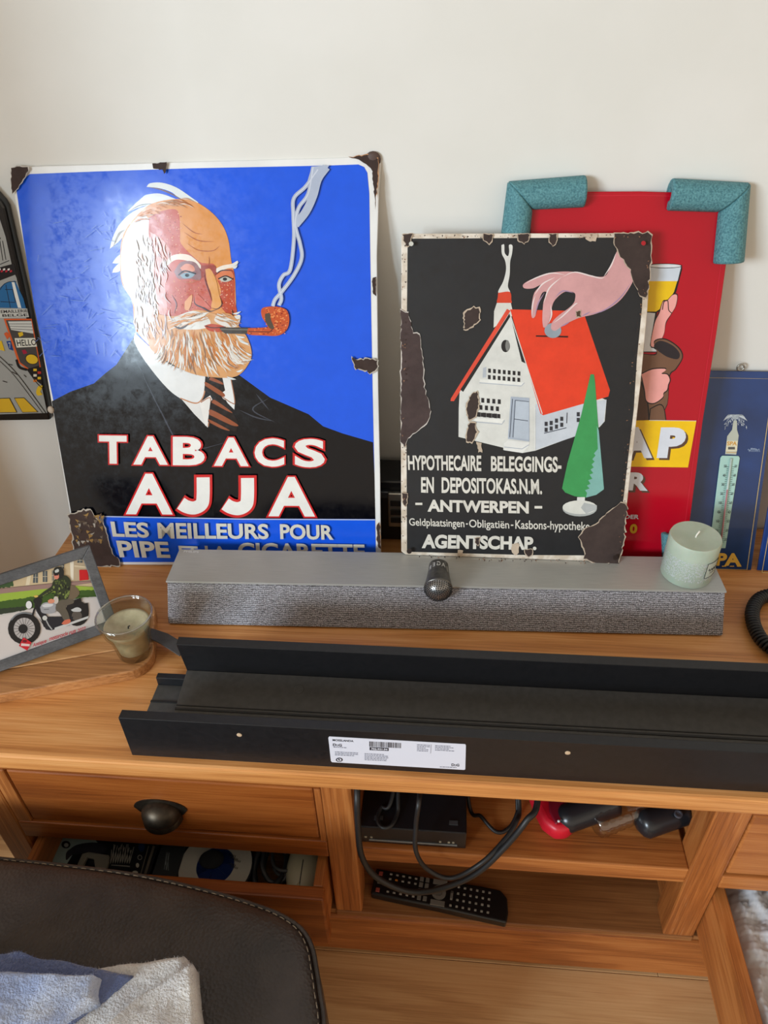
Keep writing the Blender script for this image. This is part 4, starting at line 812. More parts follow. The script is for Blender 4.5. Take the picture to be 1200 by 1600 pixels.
M_.poly([(275, 940), (370, 1000), (320, 1095), (222, 1040)], rgb(196, 30, 44)); M_.poly([(250, 1010), (350, 1020), (345, 1045), (245, 1040)], rgb(222, 200, 196)); M_.ell(290, 985, 26, 16, rgb(110, 16, 30))
TR_ = rgb(190, 30, 50)
M_.text('Antique', [(375, 1015), (540, 955), (550, 1010), (385, 1070)], TR_, .012, .35); M_.text('motorcycle', [(568, 935), (790, 868), (800, 925), (580, 1000)], TR_, .012, .35); M_.text('run', [(806, 880), (884, 850), (888, 888), (810, 912)], TR_, .012, .35); M_.text('2022', [(900, 845), (1000, 812), (1006, 852), (904, 886)], TR_, .012, .35)
# keep everything inside the opening
def clip(a):
    for i, v in enumerate(a.v):
        d = Vector(v)-A2; aa = min(max(-d.dot(fd), FWD-.001), WF_-FWD); bb = min(max(d.dot(upv), FWD-.001), HF-FWD+.001); hh = d.dot(nf); a.v[i] = tuple(A2-fd*aa+upv*bb+nf*hh)
clip(M_); M_.make('photo_print', print_m, pfm)

gcb = Vector((-.431, .690, BZ)); gg = empty('votive_glass', tuple(gcb), 'short clear glass holding burnt cream wax, on the cutting board corner', 'candle glass')
gm_ = thin('clear_glass', (.88, .89, .85, 1), 1.3, .05, .07)
go = [(.0, .002), (.021, .002), (.0235, .006), (.0245, .012), (.0265, .03), (.029, .046), (.0335, .052), (.0375, .072), (.0385, .076), (.0378, .0775), (.0362, .077), (.0350, .072), (.0312, .053), (.0262, .044), (.0238, .03), (.0216, .014), (.018, .011), (0, .0105)]
MB().lathe(gcb-Vector((0, 0, .002)), go, 48, close=False).make('glass', gm_, gg, smooth=True)
MB().tube([gcb+Vector((.0370*math.cos(a), .0370*math.sin(a), .0755)) for a in np.linspace(0, 2*math.pi, 41)], .0013, 8).make('rim', thin('glass_rim', (.9, .9, .87, 1), 1.4, .1, .3), gg, smooth=True)
wx = noisy('cream_wax', rgb(168, 158, 130), rgb(196, 187, 158), 60, .5, Subsurface_Weight=.2, Subsurface_Scale=.005)
MB().lathe(gcb, [(0, .0095), (.0172, .0098), (.0208, .0125), (.0229, .028), (.0253, .0425), (.0302, .0515), (.031, .0575), (.028, .0555), (.02, .0505), (.008, .049), (0, .0488)], 40, close=False).make('wax', wx, gg, smooth=True)
MB().tube([gcb+Vector((0, 0, .048)), gcb+Vector((.001, 0, .053)), gcb+Vector((.004, -.001, .055))], .0009, 6).make('wick', black_rubber, gg, smooth=True)

# flat dark strap
st = MB(); a_, b_ = Vector((-.417, .7135, TOP+.019)), Vector((-.3515, .690, TOP+.019))
sp = [Vector(onz(232, 983, .531)), Vector(onz(262, 993, .5295)), Vector(onz(292, 1010, .529))]
st.prism([sp[0]+Vector((0, .002, 0)), sp[1]+Vector((0, .002, 0)), sp[2]+Vector((.002, 0, 0)), sp[2]+Vector((-.004, -.02, 0)), sp[1]+Vector((-.004, -.018, 0)), sp[0]+Vector((-.002, -.014, 0))], (0, 0, .0025))
tag(st.make('metal_strip', grey_face, bev=.0006), 'thin dark metal strip reaching from the glass to the upper ledge', 'metal strip')

# ================================================================ PICTURE LEDGES
def holes(par, pts, y):
    for x, z in pts: MB().lathe((x, y, z), [(.0032, 0), (.0032, .0006), (.0018, .001)], 14, (0, -1, 0)).make('screw_hole', mat('bare_hole', rgb(196, 170, 140), .6), par)
LA = empty('picture_ledge', (.1, .59, TOP), 'black picture ledge with a white sticker at the front of the sideboard', 'picture ledge')
x0, x1 = -.385, .765; y0 = .5365
MB().box(x0, x1, y0, y0+.0125, TOP, TOP+.0745).make('back_plate', black_paint, LA, bev=.0008)
MB().box(x0, x1, y0+.0125, .642, TOP, TOP+.010).make('shelf_board', grey_face, LA, bev=.0006)
MB().box(x0, x1, .642, .651, TOP, TOP+.024).make('front_lip', black_paint, LA, bev=.0008)
MB().box(x0, x1, .612, .615, TOP+.010, TOP+.0112).make('groove', black_rubber, LA)
hz = [ony(x, y, y0) for x, y in ((374, 1148), (887, 1176), (997, 1178))]
holes(LA, [(h[0], h[2]) for h in hz[:2]], y0)
SA = Art((0, y0-.0003, 0), (0, -1, 0), .0002)
slab('paper_sticker', [(514.5, 1151), (727, 1163), (728, 1165), (727, 1202), (725, 1203), (519, 1191), (517, 1189), (513, 1153)], (0, y0-.0005, 0), (0, -1, 0), .0004, mat('white_sticker', rgb(214, 216, 228), .45), LA, 0)
SA.lift = .0004; SA.fr(480, 1130, .23333); INK = rgb(40, 40, 48); LI = rgb(120, 122, 136)
SA.text('MOSSLANDA', [(170, 104), (310, 112), (310, 125), (170, 118)], INK, .02); SA.text('D::G', [(172, 134), (232, 138), (232, 155), (172, 151)], INK, .03); SA.text('D::G', [(966, 268), (1018, 271), (1018, 288), (966, 285)], INK, .03)
SA.make('sticker_lettering', print_m, LA)
x = 416
while x < 628:
    w_ = random.choice([2, 3, 5]); SA.poly([(x, 120+(x-416)*.05), (x+w_, 120+(x-416)*.05), (x+w_, 155+(x-416)*.05), (x, 155+(x-416)*.05)], INK, keep=True); x += w_+random.choice([2.5, 3, 5])
SA.poly([(418, 158), (545, 164), (545, 184), (418, 178)], INK); SA.text('702.921.04', [(428, 163), (538, 168), (538, 180), (428, 175)], rgb(220, 222, 232), .03)
def lines(x0_, y0_, w_, n_, dy=10):
    for j in range(n_):
        x = x0_; 
        while x < x0_+w_*random.uniform(.7, 1): l = random.uniform(6, 20); SA.line([(x, y0_+j*dy+(x-x0_)*.05), (x+l, y0_+j*dy+(x+l-x0_)*.05)], 4, LI, keep=True); x += l+4
lines(176, 158, 100, 1); lines(186, 190, 165, 3); lines(384, 202, 170, 5); lines(735, 142, 80, 5); lines(856, 148, 130, 4); lines(888, 290, 120, 1)
SA.ell(215, 243, 23, 14, INK); SA.ell(215, 243, 15, 9, rgb(214, 216, 228)); SA.poly([(205, 236), (216, 236), (222, 247), (212, 247)], INK); SA.line([(830, 140), (826, 200)], 2, LI)
SA.make('sticker_print', print_m, LA)
LB = empty('picture_ledge', (.2, .62, TOP), 'second black picture ledge nested upside the first, farther from the front edge', 'picture ledge')
LB['label'] = 'second black picture ledge, without a sticker, nested behind the front one'
def tilt(y, z):   # pitch the ledge forward over the lip of the first one
    a = math.radians(-9.5); return (.6515+(y*math.cos(a)+z*math.sin(a)), TOP+.0262+(-y*math.sin(a)*-1*-1 if 0 else 0)+(z*math.cos(a)-y*math.sin(a)*-1))
def tb(name, y0, y1, z0, z1, m, par=None, x0=-.342, x1=.808, bev=.0008):
    # local y: towards the wall, z: up; rotation about x
    a = math.radians(9.5); vs = []
    for X in (x0, x1):
        for yy in (y0, y1):
            for zz in (z0, z1): vs.append((X, .652+yy*math.cos(a)-zz*math.sin(a), TOP+.0255+yy*math.sin(a)+zz*math.cos(a)))
    return MB().add(vs, [(0, 1, 3, 2), (4, 6, 7, 5), (0, 4, 5, 1), (2, 3, 7, 6), (0, 2, 6, 4), (1, 5, 7, 3)]).make(name, m, par or LB, bev=bev)
tb('back_plate', -.001, .0115, 0, .070, black_paint)
tb('shelf_board', -.088, -.001, 0, .009, grey_face)
tb('groove', -.0605, -.0575, .009, .0102, black_rubber); tb('groove', -.0545, -.053, .009, .0100, black_rubber)
tb('front_lip', -.0965, -.088, 0, .022, black_paint)
a = math.radians(9.5)
for px_, py_ in ((461, 1021), (940, 1044)):
    h = ony(px_, py_, .6405); MB().lathe((h[0], .6425, h[2]), [(.0034, 0), (.0034, .0006), (.0018, .001)], 14, (0, -math.cos(a), -math.sin(a))).make('screw_hole', mat('bare_hole', rgb(206, 184, 150), .6), LB)
h = onz(467, 1077, TOP+.031); MB().lathe(tuple(h), [(.0068, -.002), (.0068, .0006), (.006, .0009)], 20, (0, -math.sin(a), math.cos(a))).make('plug', grey_face, LB)

# ================================================================ COILED CORD
cc = [Vector(p) for p in ((.56, .88, .52), (.508, .872, .521), (.478, .862, .521), (.458, .835, .521), (.450, .800, .521), (.455, .768, .521), (.475, .748, .521), (.505, .742, .521), (.54, .75, .521))]
pth = smoothpath(cc, 60); hx = []; ph = 0
for i in range(len(pth)-1):
    t_ = (pth[i+1]-pth[i]); l_ = t_.length; t_.normalize(); s_ = t_.cross(Vector((0, 0, 1))); ph += l_/.0052*2*math.pi
    hx.append(pth[i]+s_*math.cos(ph)*.0085+Vector((0, 0, 1))*math.sin(ph)*.0085)
hx2 = []; 
tot = sum((pth[i+1]-pth[i]).length for i in range(len(pth)-1)); nst = int(tot/.0052*12); cum = [0]
for i in range(len(pth)-1): cum.append(cum[-1]+(pth[i+1]-pth[i]).length)
j = 0
for k in range(nst):
    s0 = tot*k/nst
    while j < len(cum)-2 and cum[j+1] < s0: j += 1
    u = (s0-cum[j])/(cum[j+1]-cum[j]+1e-9); p = pth[j].lerp(pth[j+1], u); t_ = (pth[j+1]-pth[j]).normalized(); s_ = t_.cross(Vector((0, 0, 1))); an = s0/.0052*2*math.pi
    hx2.append(p+s_*math.cos(an)*.0078+Vector((0, 0, .0078*math.sin(an))))
tag(MB().tube(hx2, .0026, 7).make('coiled_cord', black_rubber, smooth=True, origin=(.49, .8, TOP)), 'black coiled telephone cord looping at the right edge', 'cord')

# ================================================================ SHELF CONTENTS
dv = empty('disc_player', (-.03, .62, .315), 'small black disc player on the open shelf, left side', 'disc player')
MB().box(-.103, .042, .549, .70, .318, .357).make('casing', black_plastic, dv, bev=.0015)
MB().box(-.092, .030, .5475, .5495, .3255, .3272).make('tray_line', mat('silver_line', rgb(130, 130, 128), .4), dv)
for x_ in (-.085, .018): MB().box(x_, x_+.012, .56, .566, .357, .3585).make('foot_pad', mat('pad_grey', rgb(56, 56, 58), .5), dv)
for x_ in (-.098, -.09, .005, .017, .023): MB().box(x_, x_+.003, .548, .5495, .331, .334).make('indicator', mat('tan_mark', rgb(150, 140, 120), .5), dv)
for x_ in (-.09, .03): MB().box(x_-.006, x_+.006, .56, .69, .315, .3182).make('foot', black_rubber, dv)
def cable(pts, r, label):
    tag(MB().tube(smoothpath(pts, 10), r, 8).make('cable', black_rubber, smooth=True), label, 'cable')
def cy(x, y, Y): return tuple(ony(x, y, Y))
cable([(-.106, .60, .46), cy(558, 1245, .535), cy(560, 1300, .525), cy(566, 1340, .515), cy(590, 1372, .51), cy(640, 1393, .51), cy(690, 1388, .51), cy(745, 1364, .515), cy(790, 1322, .525), cy(822, 1283, .535), cy(840, 1250, .56), (.135, .66, .46)], .0042, 'thickest black cable hanging in a wide loop in front of the shelf')
cable([(-.02, .64, .40), cy(655, 1248, .53), cy(650, 1290, .525), cy(650, 1330, .515), cy(668, 1358, .512), cy(705, 1372, .508), cy(750, 1350, .512), cy(785, 1316, .535), cy(806, 1285, .56), cy(811, 1252, .59), (.10, .68, .45)], .0032, 'black cable dropping down the middle of the disc player front')
cable([(-.06, .68, .41), tuple(onz(622, 1244, .37)), tuple(onz(621, 1270, .3605)), tuple(onz(612, 1289, .3605)), tuple(onz(598, 1293, .3605)), tuple(onz(590, 1281, .3605)), tuple(onz(596, 1262, .3605)), tuple(onz(612, 1248, .37)), (-.05, .70, .42)], .003, 'short black cable loop lying on the disc player')
cable([(.03, .75, .45), cy(732, 1250, .62), tuple(onz(752, 1276, .325)), tuple(onz(776, 1300, .3185)), tuple(onz(796, 1293, .3185)), tuple(onz(808, 1270, .325)), cy(808, 1250, .62), (.11, .74, .45)], .0028, 'thin black cable loop just right of the disc player')
# red case
rd = MB(); rp = smoothpath([onz(815, 1235, .335), onz(832, 1270, .336), onz(850, 1292, .334), onz(872, 1306, .332)], 6); rd.tube(rp, [.012+.010*min(1, i/12) for i in range(len(rp))], 14)
re = empty('rubber_case', tuple(onz(845, 1280, .315)), 'bright red rubber case on the shelf behind the cables', 'case')
def shell(name, px, z0, z1, m, par, bev=.006):
    return MB().prism([onz(x, y, z0) for x, y in px], (0, 0, z1-z0)).make(name, m, par, bev=bev, seg=3, auto=50)
shell('shell', [(822, 1244), (848, 1236), (890, 1258), (900, 1288), (898, 1302), (886, 1314), (866, 1316), (846, 1300), (832, 1272)], .316, .345, mat('red_rubber', rgb(200, 22, 44), .4), re, .008)
shell('screen_side', [(856, 1240), (885, 1244), (886, 1275), (868, 1290), (858, 1270)], .345, .349, mat('dark_red', rgb(120, 20, 40), .3), re, .002)
def controller(name, p, q, r0, r1, label):
    p, q = Vector(p), Vector(q); e = empty(name, tuple(Vector(((p.x+q.x)/2, (p.y+q.y)/2, .315))), label, 'controller')
    n_ = 14; pts = [p.lerp(q, i/n_) for i in range(n_+1)]; rs_ = [r0+(r1-r0)*i/n_ for i in range(n_+1)]; rs_[0] *= .35; rs_[1] *= .8; rs_[-1] *= .5
    MB().tube(pts, rs_, 18).make('grip', mat('satin_black', rgb(30, 31, 35), .28), e, smooth=True); return e
e = controller('game_controller', onz(870, 1285, .337), onz(965, 1248, .345), .019, .022, 'glossy black controller grip beside the red case'); 
p = onz(862, 1276, .352); MB().ell(tuple(onz(873, 1283, .352)), .002, .002, .002, 8, 6).make('led', mat('led_white', rgb(210, 210, 210), .2), e, smooth=True)
e = controller('game_controller', onz(995, 1290, .336), onz(1076, 1266, .341), .021, .018, 'black controller grip with a round button, rightmost on the shelf')
MB().lathe(onz(1060, 1272, .3605), [(.0055, -.002), (.0055, .0012), (.0035, .0012), (.0032, .0004), (0, .0004)], 20).make('button', mat('button_grey', rgb(74, 76, 84), .35), e, auto=40)
bt = empty('plastic_bottle', tuple(onz(960, 1278, .315)), 'crumpled clear plastic bottle between the two black controllers', 'bottle')
b0, b1 = Vector(onz(928, 1290, .336)), Vector(onz(1010, 1258, .342)); bl = (b1-b0).length
MB().lathe(b0, [(0, .001), (.012, 0), (.018, .004)]+[(.018+.0015*math.sin(k*2.2)+.0006*(k % 3), .008+k*.0042) for k in range(14)]+[(.016, bl*.9), (.009, bl)], 28, b1-b0, False).make('bottle_body', thin('clear_plastic', (.90, .91, .93, 1), 1.4, .12, .12), bt, smooth=True)
# remote control
rm = empty('remote_control', tuple(onz(690, 1395, .13)), 'long black remote control on the lower shelf under the cables', 'remote control')
ra, rb = Vector(onz(583, 1376, .147)), Vector(onz(793, 1415, .147)); rdx = (rb-ra).normalized(); rdy = Vector((-rdx.y, rdx.x, 0)); RL = (rb-ra).length
def rp_(a, b, z=0): return ra+rdx*a+rdy*b+Vector((0, 0, z))
out_ = [(0, -.020), (RL*.25, -.0215), (RL*.5, -.022), (RL*.85, -.025), (RL, -.026)]; out_ += [(RL+.002, -.01), (RL-.001, .012), (RL-.012, .022), (RL*.8, .023), (RL*.5, .021), (RL*.2, .021), (0, .021)]
MB().prism([rp_(a, b, -.0165) for a, b in out_], (0, 0, .0165)).make('casing', mat('remote_black', rgb(20, 19, 20), .35), rm, bev=.003, seg=3)
def but(name, a, b, w_, d_, m, h_=.0012): MB().obox(rp_(a, b, h_*.5), rdx*w_, rdy*d_, Vector((0, 0, h_))).make(name, m, rm, bev=.0004)
bg_ = mat('remote_grey', rgb(112, 108, 102), .4); bo = mat('remote_orange', rgb(196, 120, 40), .4); bw = mat('remote_mark', rgb(150, 146, 138), .5); brd = mat('remote_red', rgb(150, 70, 60), .5); bbl = mat('remote_blue', rgb(46, 84, 120), .4)
for b in (-.013, .000, .013): but('button', .010, b, .003, .003, brd if b else bg_)
for i in range(5):
    for b in (-.013, -.003, .007, .015):
        but('button', .026+i*.010, b, .002, .0012, bo if (i == 1 and b == .007) else (bbl if (i == 1 and b == -.003) else bw))
for i in range(2):
    for b in (-.013, -.003, .007, .016): but('button', .075+i*.009, b, .003, .0035, bg_)
for b in (-.016, .016): but('button', .104, b, .011, .004, bg_)
MB().lathe(rp_(.104, 0, .0), [(.011, 0), (.011, .002), (.006, .0022), (.0055, .001), (0, .001)], 24).make('navigation_ring', bg_, rm, auto=40)
for i in range(7):
    for b in (-.016, -.006, .004, .014): but('button', .124+i*.0095, b, .0018, .0014, bw)
but('button', .124, .0, .002, .006, bg_)

# ================================================================ DRAWER CONTENTS
dc = empty('dvd_case', (-.5, .54, .16), 'black disc case with printed cover, left in the open drawer', 'disc case')
MB().box(-.577, -.424, .508, .66, .205, .222).make('case', black_plastic, dc, bev=.001)
D = Art((0, 0, .2222), (0, 0, 1), .0002); D.fr(60, 1300, .18333)
D.poly([(160, 50), (480, 60), (560, 160), (300, 180), (240, 280), (120, 262), (135, 160)], rgb(140, 156, 150)); D.blob([(250, 160), (330, 110), (460, 90), (560, 110), (560, 180), (400, 180), (300, 190), (240, 240), (235, 190)], rgb(46, 44, 50)); D.ell(235, 108, 38, 32, rgb(26, 24, 26)); D.ell(238, 112, 20, 18, rgb(160, 160, 156))
for i in range(9):
    for k in range(2): D.line([(655+i*20-k*30, 100+random.uniform(0, 60)), (615+i*20, 270)], 6, rgb(150, 144, 134), keep=i > 0)
D.line([(620, 282), (780, 294)], 8, rgb(140, 134, 126)); D.ell(865, 218, 20, 22, rgb(140, 134, 126)); D.ell(865, 218, 14, 16, rgb(30, 28, 30)); D.ell(845, 285, 14, 20, rgb(170, 164, 150)); D.ell(825, 345, 24, 14, rgb(170, 164, 150)); D.ell(880, 130, 28, 40, rgb(34, 50, 84))
D.line([(940, 120), (870, 370)], 7, rgb(120, 112, 100)); D.line([(985, 120), (910, 360)], 22, rgb(96, 88, 78))
D.fr(0, 0, 1); D.make('cover_print', print_m, dc)
MB().box(-.57, -.43, .52, .65, .165, .205).make('stack_below', mat('dark_cartons', rgb(50, 42, 36), .7), dc)
ck = MB()
ring_ = [onz(x, y, .2245) for x, y in ((122, 1354), (130, 1337), (140, 1334), (172, 1339), (171, 1352), (168, 1360), (150, 1358), (148, 1345), (138, 1342), (131, 1356))]
tag(MB().prism(ring_, (0, 0, .006)).make('plastic_clip', mat('grey_clear_plastic', rgb(128, 122, 110), .3, 0, Alpha=.75), bev=.001), 'pale see-through plastic clip lying on the disc case', 'clip')
bx = empty('dark_box', (-.405, .56, .16), 'narrow dark box with silver lettering between disc case and disc stack', 'box')
MB().box(-.419, -.381, .508, .66, .165, .226).make('carton', mat('dark_carton', rgb(34, 36, 38), .5), bx, bev=.002)
BA = Art((0, 0, .2262), (0, 0, 1), .0002); BA.fr(60, 1300, .18333); BA.text('AX', [(1085, 170), (1120, 175), (1110, 330), (1070, 320)], rgb(120, 124, 124), .02); BA.make('silver_lettering', print_m, bx)
cx_ = Vector((-.328, .549, .165)); cdm = empty('disc_stack', tuple(cx_), 'stack of discs with a white label ring in the open drawer', 'discs')
MB().lathe(cx_, [(.056, 0), (.056, .056), (.048, .058), (0, .058)], 44).make('stack', mat('disc_edge', rgb(40, 40, 44), .3), cdm, auto=40)
MB().lathe(cx_+Vector((0, 0, .0582)), [(.0285, 0), (.0545, 0), (.0545, .0006), (.0285, .0006)], 44).make('label_ring', mat('disc_white', rgb(176, 170, 158), .4), cdm, auto=40)
MB().lathe(cx_+Vector((0, 0, .0584)), [(.006, 0), (.0285, 0), (.0285, .0004), (.006, .0004)], 40).make('blue_centre', mat('disc_blue', rgb(22, 40, 92), .3), cdm, auto=40)
MB().ell(cx_+Vector((-.008, .008, .060)), .019, .015, .006, 18, 8).make('dark_cloth', mat('dark_cloth', rgb(22, 22, 26), .9), cdm, smooth=True)
E_ = Art((0, 0, .2240), (0, 0, 1), .0002); E_.fr(260, 1320, .21667)
for i, (x, y) in enumerate(((455, 62), (470, 84), (490, 100), (455, 128), (470, 148))): E_.text(['LIVE', 'MUSIC', 'RADIO', 'LE', 'UN'][i] if 0 else '|||||', [(x, y), (x+46, y+16), (x+40, y+30), (x-6, y+14)], rgb(60, 56, 52), .02)
E_.make('disc_print', print_m, cdm)
random.seed(21)
for k, lbl in enumerate(('thick dark cable coil beside the disc stack', 'dark cable crossing the coil near the mouse', 'thin grey-black cable bundle behind the mouse in the drawer')):
    c_ = Vector((-.248+.012*k, .56+.012*k, .20+.006*k)); pts = [c_+Vector((.024*math.cos(a*1.0+k), .038*math.sin(a+k), .006*math.sin(a*2.3)+a*.0011)) for a in np.linspace(0, 14, 30)]
    tag(MB().tube(smoothpath(pts, 4), .0042-.0008*k, 8).make('cable', mat('cable_grey', rgb(40+12*k, 40+12*k, 42+12*k), .45), smooth=True), lbl, 'cable')
mo = empty('computer_mouse', (-.196, .54, .19), 'beige computer mouse in the right end of the open drawer', 'computer mouse')
mb = mat('beige_plastic', rgb(172, 164, 138), .4)
MB().ell((-.1945, .558, .218), .0265, .05, .022, 28, 16).make('body', mb, mo, smooth=True)
MB().tube([(-.1945, .5105+i*.006, .218+.0222*math.sqrt(max(0, 1-((.5105+i*.006-.558)/.05)**2))) for i in range(9)], .0007, 6).make('button_split', black_rubber, mo)
MB().ell((-.1965, .521, .2335), .0028, .008, .003, 10, 8).make('scroll_wheel', mat('wheel_cream', rgb(190, 182, 150), .4), mo, smooth=True)
MB().box(-.214, -.176, .53, .58, .16, .199).make('box_below', mat('dark_cartons2', rgb(44, 40, 36), .7), mo)
# bubble wrap in the right drawer
bw_ = MB(); nxg, nyg = 70, 110; X0, X1, Y0, Y1 = .404, .60, .262, .575; v = []
for j in range(nyg+1):
    for i in range(nxg+1):
        u, t_ = i/nxg, j/nyg; x, y = X0+(X1-X0)*u, Y0+(Y1-Y0)*t_
        h = .235+.03*noise.noise(Vector((x*16, y*12, 1)))+.012*noise.noise(Vector((x*50, y*40, 4)))+.0035*abs(noise.noise(Vector((x*130, y*120, 2))))
        sx_ = (i*7/nxg*1.6) % 1; h += .0028*max(0, 1-(((x/.0085+.5*(int(y/.0078) % 2)) % 1-.5)**2+((y/.0078) % 1-.5)**2)*6)
        h -= .02*max(0, 1-u*10)**2; x += .005*noise.noise(Vector((3, y*30, 0)))*(1-u); v.append((x, y, h))
bw_.add(v, [(j*(nxg+1)+i, j*(nxg+1)+i+1, (j+1)*(nxg+1)+i+1, (j+1)*(nxg+1)+i) for j in range(nyg) for i in range(nxg)])
bub = mat('bubble_film', rgb(238, 240, 246), .16, 0, Transmission_Weight=.35, Alpha=.9)
o = bw_.make('bubble_wrap', bub, smooth=True); tag(o, 'crumpled bubble wrap filling the open drawer at the lower right', 'bubble wrap')
MB().box(.43, .60, .27, .58, .161, .195).make('wrapped_parcel', mat('parcel', rgb(176, 170, 168), .8), None, bev=.01)
pp = bpy.data.objects['wrapped_parcel']; tag(pp, 'pale parcel under the bubble wrap in the lower right drawer', 'parcel')

# ================================================================ LEATHER FOOTSTOOL AND BLANKET
OZ = .42
fs = empty('footstool', (-.45, .2, 0), 'dark brown leather footstool with stitched edge in the lower left corner', 'footstool')
lea = mat('dark_brown_leather', rgb(48, 41, 39), .42); t = N(lea, 'TexCoord'); vo = N(lea, 'TexVoronoi', Scale=260); nn = N(lea, 'TexNoise', Scale=22, Detail=6); L(lea, t, 'Object', vo, 'Vector'); L(lea, t, 'Object', nn, 'Vector')
ad = N(lea, 'Math', operation='MULTIPLY_ADD'); L(lea, nn, 'Fac', ad, 0); ad.inputs[1].default_value = 1.4; L(lea, vo, 'Distance', ad, 2); bump(lea, ad, 0, .5, .0012)
rr_ = ramp(lea, [(.3, rgb(42, 36, 34)), (.7, rgb(60, 52, 49))]); L(lea, nn, 'Fac', rr_, 'Fac'); L(lea, rr_, 'Color', P_(lea), 'Base Color')
# top outline (plan) following its far edge and rounded corner
edge = [onz(x, y, OZ-.006) for x, y in ((-60, 1332), (0, 1338), (110, 1350), (220, 1365), (330, 1390), (400, 1411), (440, 1427), (470, 1448), (486, 1476), (493, 1510), (499, 1550), (505, 1600))]
edge = [Vector((p[0], p[1], 0)) for p in edge]; last = edge[-1]; edge += [last+Vector((.004, -.06, 0)), last+Vector((.006, -.14, 0)), Vector((-.16, .10, 0)), Vector((-.30, .07, 0)), Vector((-.62, .08, 0)), Vector((-.80, .12, 0)), Vector((-.84, .3, 0)), Vector((-.80, .44, 0)), Vector((-.70, .468, 0))]
ring = smoothpath(edge+[edge[0]], 5)[:-1]; cen = Vector((-.45, .25, 0)); NR = len(ring)
prof = [(0, .012), (.25, .011), (.5, .0095), (.7, .007), (.85, .003), (.93, -.001), (.972, -.006), (.992, -.012), (1.0, -.022), (1.006, -.05), (1.012, -.10), (1.01, -.16), (1.0, -.24), (.99, -.34)]
v = [(cen.x, cen.y, OZ+.012)]; f = []
for s_, dz in prof[1:]:
    for p in ring:
        q_ = cen+(p-cen)*s_; dz2 = dz+.004*noise.noise(Vector((q_.x*7, q_.y*7, 0)))*(1 if s_ < .95 else .3); v.append((q_.x, q_.y, OZ+dz2))
for k in range(NR): f.append((0, 1+k, 1+(k+1) % NR))
for i in range(len(prof)-2):
    for k in range(NR): l = (k+1) % NR; f.append((1+i*NR+k, 1+(i+1)*NR+k, 1+(i+1)*NR+l, 1+i*NR+l))
f.append(tuple(1+(len(prof)-2)*NR+k for k in range(NR)))
obj('cushion', v, f, lea, fs, auto=60, sub=1)
wt = MB().tube([Vector((p.x, p.y, OZ-.013)) + (p-cen)*.001 for p in ring+[ring[0]]], .0028, 8).make('welt', lea, fs, smooth=True)
stc = MB(); acc = 0; thr = []
fine = smoothpath(edge+[edge[0]], 40)
for i in range(len(fine)-1):
    d = (fine[i+1]-fine[i]).length; acc += d
    if acc > .0095:
        acc = 0; p = cen+(fine[i]-cen)*.984; t_ = (fine[i+1]-fine[i]).normalized(); pz = OZ-.0085+.001
        stc.tube([Vector((p.x, p.y, pz))-t_*.003, Vector((p.x, p.y, pz+.0009)), Vector((p.x, p.y, pz))+t_*.003], .0006, 4)
tag(stc.make('stitching', mat('beige_thread', rgb(130, 116, 98), .8), fs), kind='stuff')
for x_, y_ in ((-.72, .36), (-.72, .15), (-.22, .15), (-.26, .34)): MB().lathe((x_, y_, 0), [(.018, 0), (.024, .085), (.024, .09)], 20).make('leg', mat('dark_leg', rgb(30, 22, 18), .5), fs, auto=40)

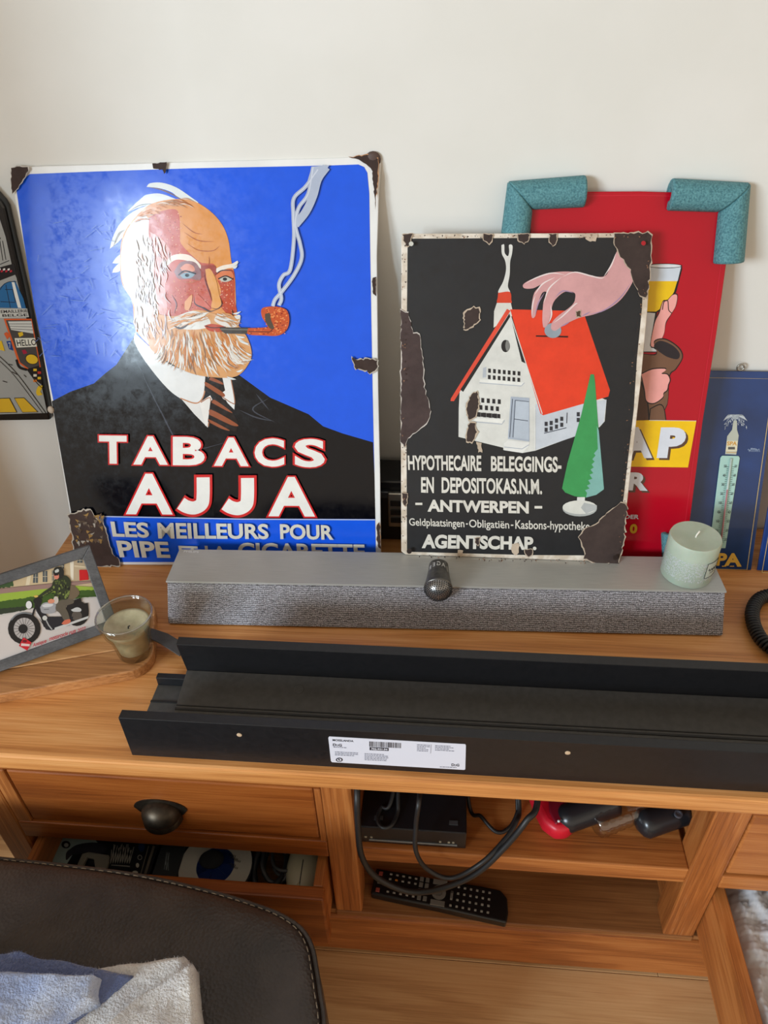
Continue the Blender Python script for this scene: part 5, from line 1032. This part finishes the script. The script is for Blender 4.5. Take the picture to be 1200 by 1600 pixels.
# blanket: folded fleece layers
blk = empty('fleece_blanket', (-.36, .27, OZ+.01), 'folded fleece blanket in white and pale blue on the leather footstool', 'blanket')
def fleece(name, c1, c2):
    m = noisy(name, c1, c2, 14, .95, 0, 0, lo=.38, hi=.62, Sheen_Weight=.4); n = N(m, 'TexNoise', Scale=420, Detail=3); t = N(m, 'TexCoord'); L(m, t, 'Object', n, 'Vector'); bump(m, n, 'Fac', .9, .003); return m
fw = fleece('white_fleece', rgb(196, 192, 192), rgb(216, 212, 208)); fbl = fleece('pale_blue_fleece', rgb(150, 164, 200), rgb(204, 208, 218)); fdk = fleece('slate_blue_fleece', rgb(88, 100, 142), rgb(106, 118, 158))
FIB = []
def sheet(name, quad, h, z0, m, cols, sag=.004, seed=0, n=34):
    q = [Vector((*onz(x, y, z0+h)[:2], 0)) for x, y in quad]; v = []; f = []
    for j in range(n+1):
        for i in range(n+1):
            u, t_ = i/n, j/n; p = (q[0]*(1-u)+q[1]*u)*(1-t_)+(q[3]*(1-u)+q[2]*u)*t_
            e = min(1, min(u, 1-u, t_, 1-t_)*14); rnd = math.sqrt(max(0, 1-(1-e)**2)); z = z0+h*rnd+sag*rnd*noise.noise(Vector((p.x*26+seed, p.y*26, seed)))+.0012*noise.noise(Vector((p.x*160, p.y*160, seed)))
            v.append((p.x+.0015*noise.noise(Vector((p.y*60, seed, 1))), p.y+.003*noise.noise(Vector((p.x*30, seed, 2))), z))
    N1 = (n+1)**2; f = [(j*(n+1)+i, j*(n+1)+i+1, (j+1)*(n+1)+i+1, (j+1)*(n+1)+i) for j in range(n) for i in range(n)]
    bo_ = len(v); v += [(v[i][0], v[i][1], z0-.002) for i in (0, n, n*(n+1)+n, n*(n+1))]
    ob = obj(name, v[:bo_], f, m, blk, smooth=True); s_ = ob.modifiers.new('s', 'SOLIDIFY'); s_.thickness = .006; s_.offset = -1
    fb = MB()
    for k in range(2600):
        fi = random.choice(f); p = Vector(v[fi[0]]).lerp(Vector(v[fi[2]]), random.random()).lerp(Vector(v[fi[1]]), random.random()*.5); nn = (Vector(v[fi[1]])-Vector(v[fi[0]])).cross(Vector(v[fi[3]])-Vector(v[fi[0]])).normalized()
        if nn.z < 0: nn = -nn
        d = (nn+Vector((random.uniform(-1, 1), random.uniform(-1, 1), random.uniform(-.2, .4)))*.8).normalized()*random.uniform(.0015, .0034); s2 = d.orthogonal().normalized()*.00022; fb.add([p-s2, p+s2, p+d], [(0, 1, 2)])
    tag(fb.make('pile', m, ob), kind='stuff'); return ob
sheet('fold', [(108, 1512), (292, 1488), (318, 1640), (60, 1660)], .020, OZ+.0145, fw, None, .006, 1)
sheet('fold', [(-80, 1492), (20, 1484), (215, 1518), (40, 1660)], .030, OZ+.015, fdk, None, .004, 5)
sheet('fold', [(-80, 1502), (160, 1524), (150, 1556), (-80, 1720)], .042, OZ+.016, fbl, None, .006, 9)
sheet('fold', [(216, 1552), (302, 1496), (318, 1680), (60, 1690)], .034, OZ+.016, fw, None, .006, 13)
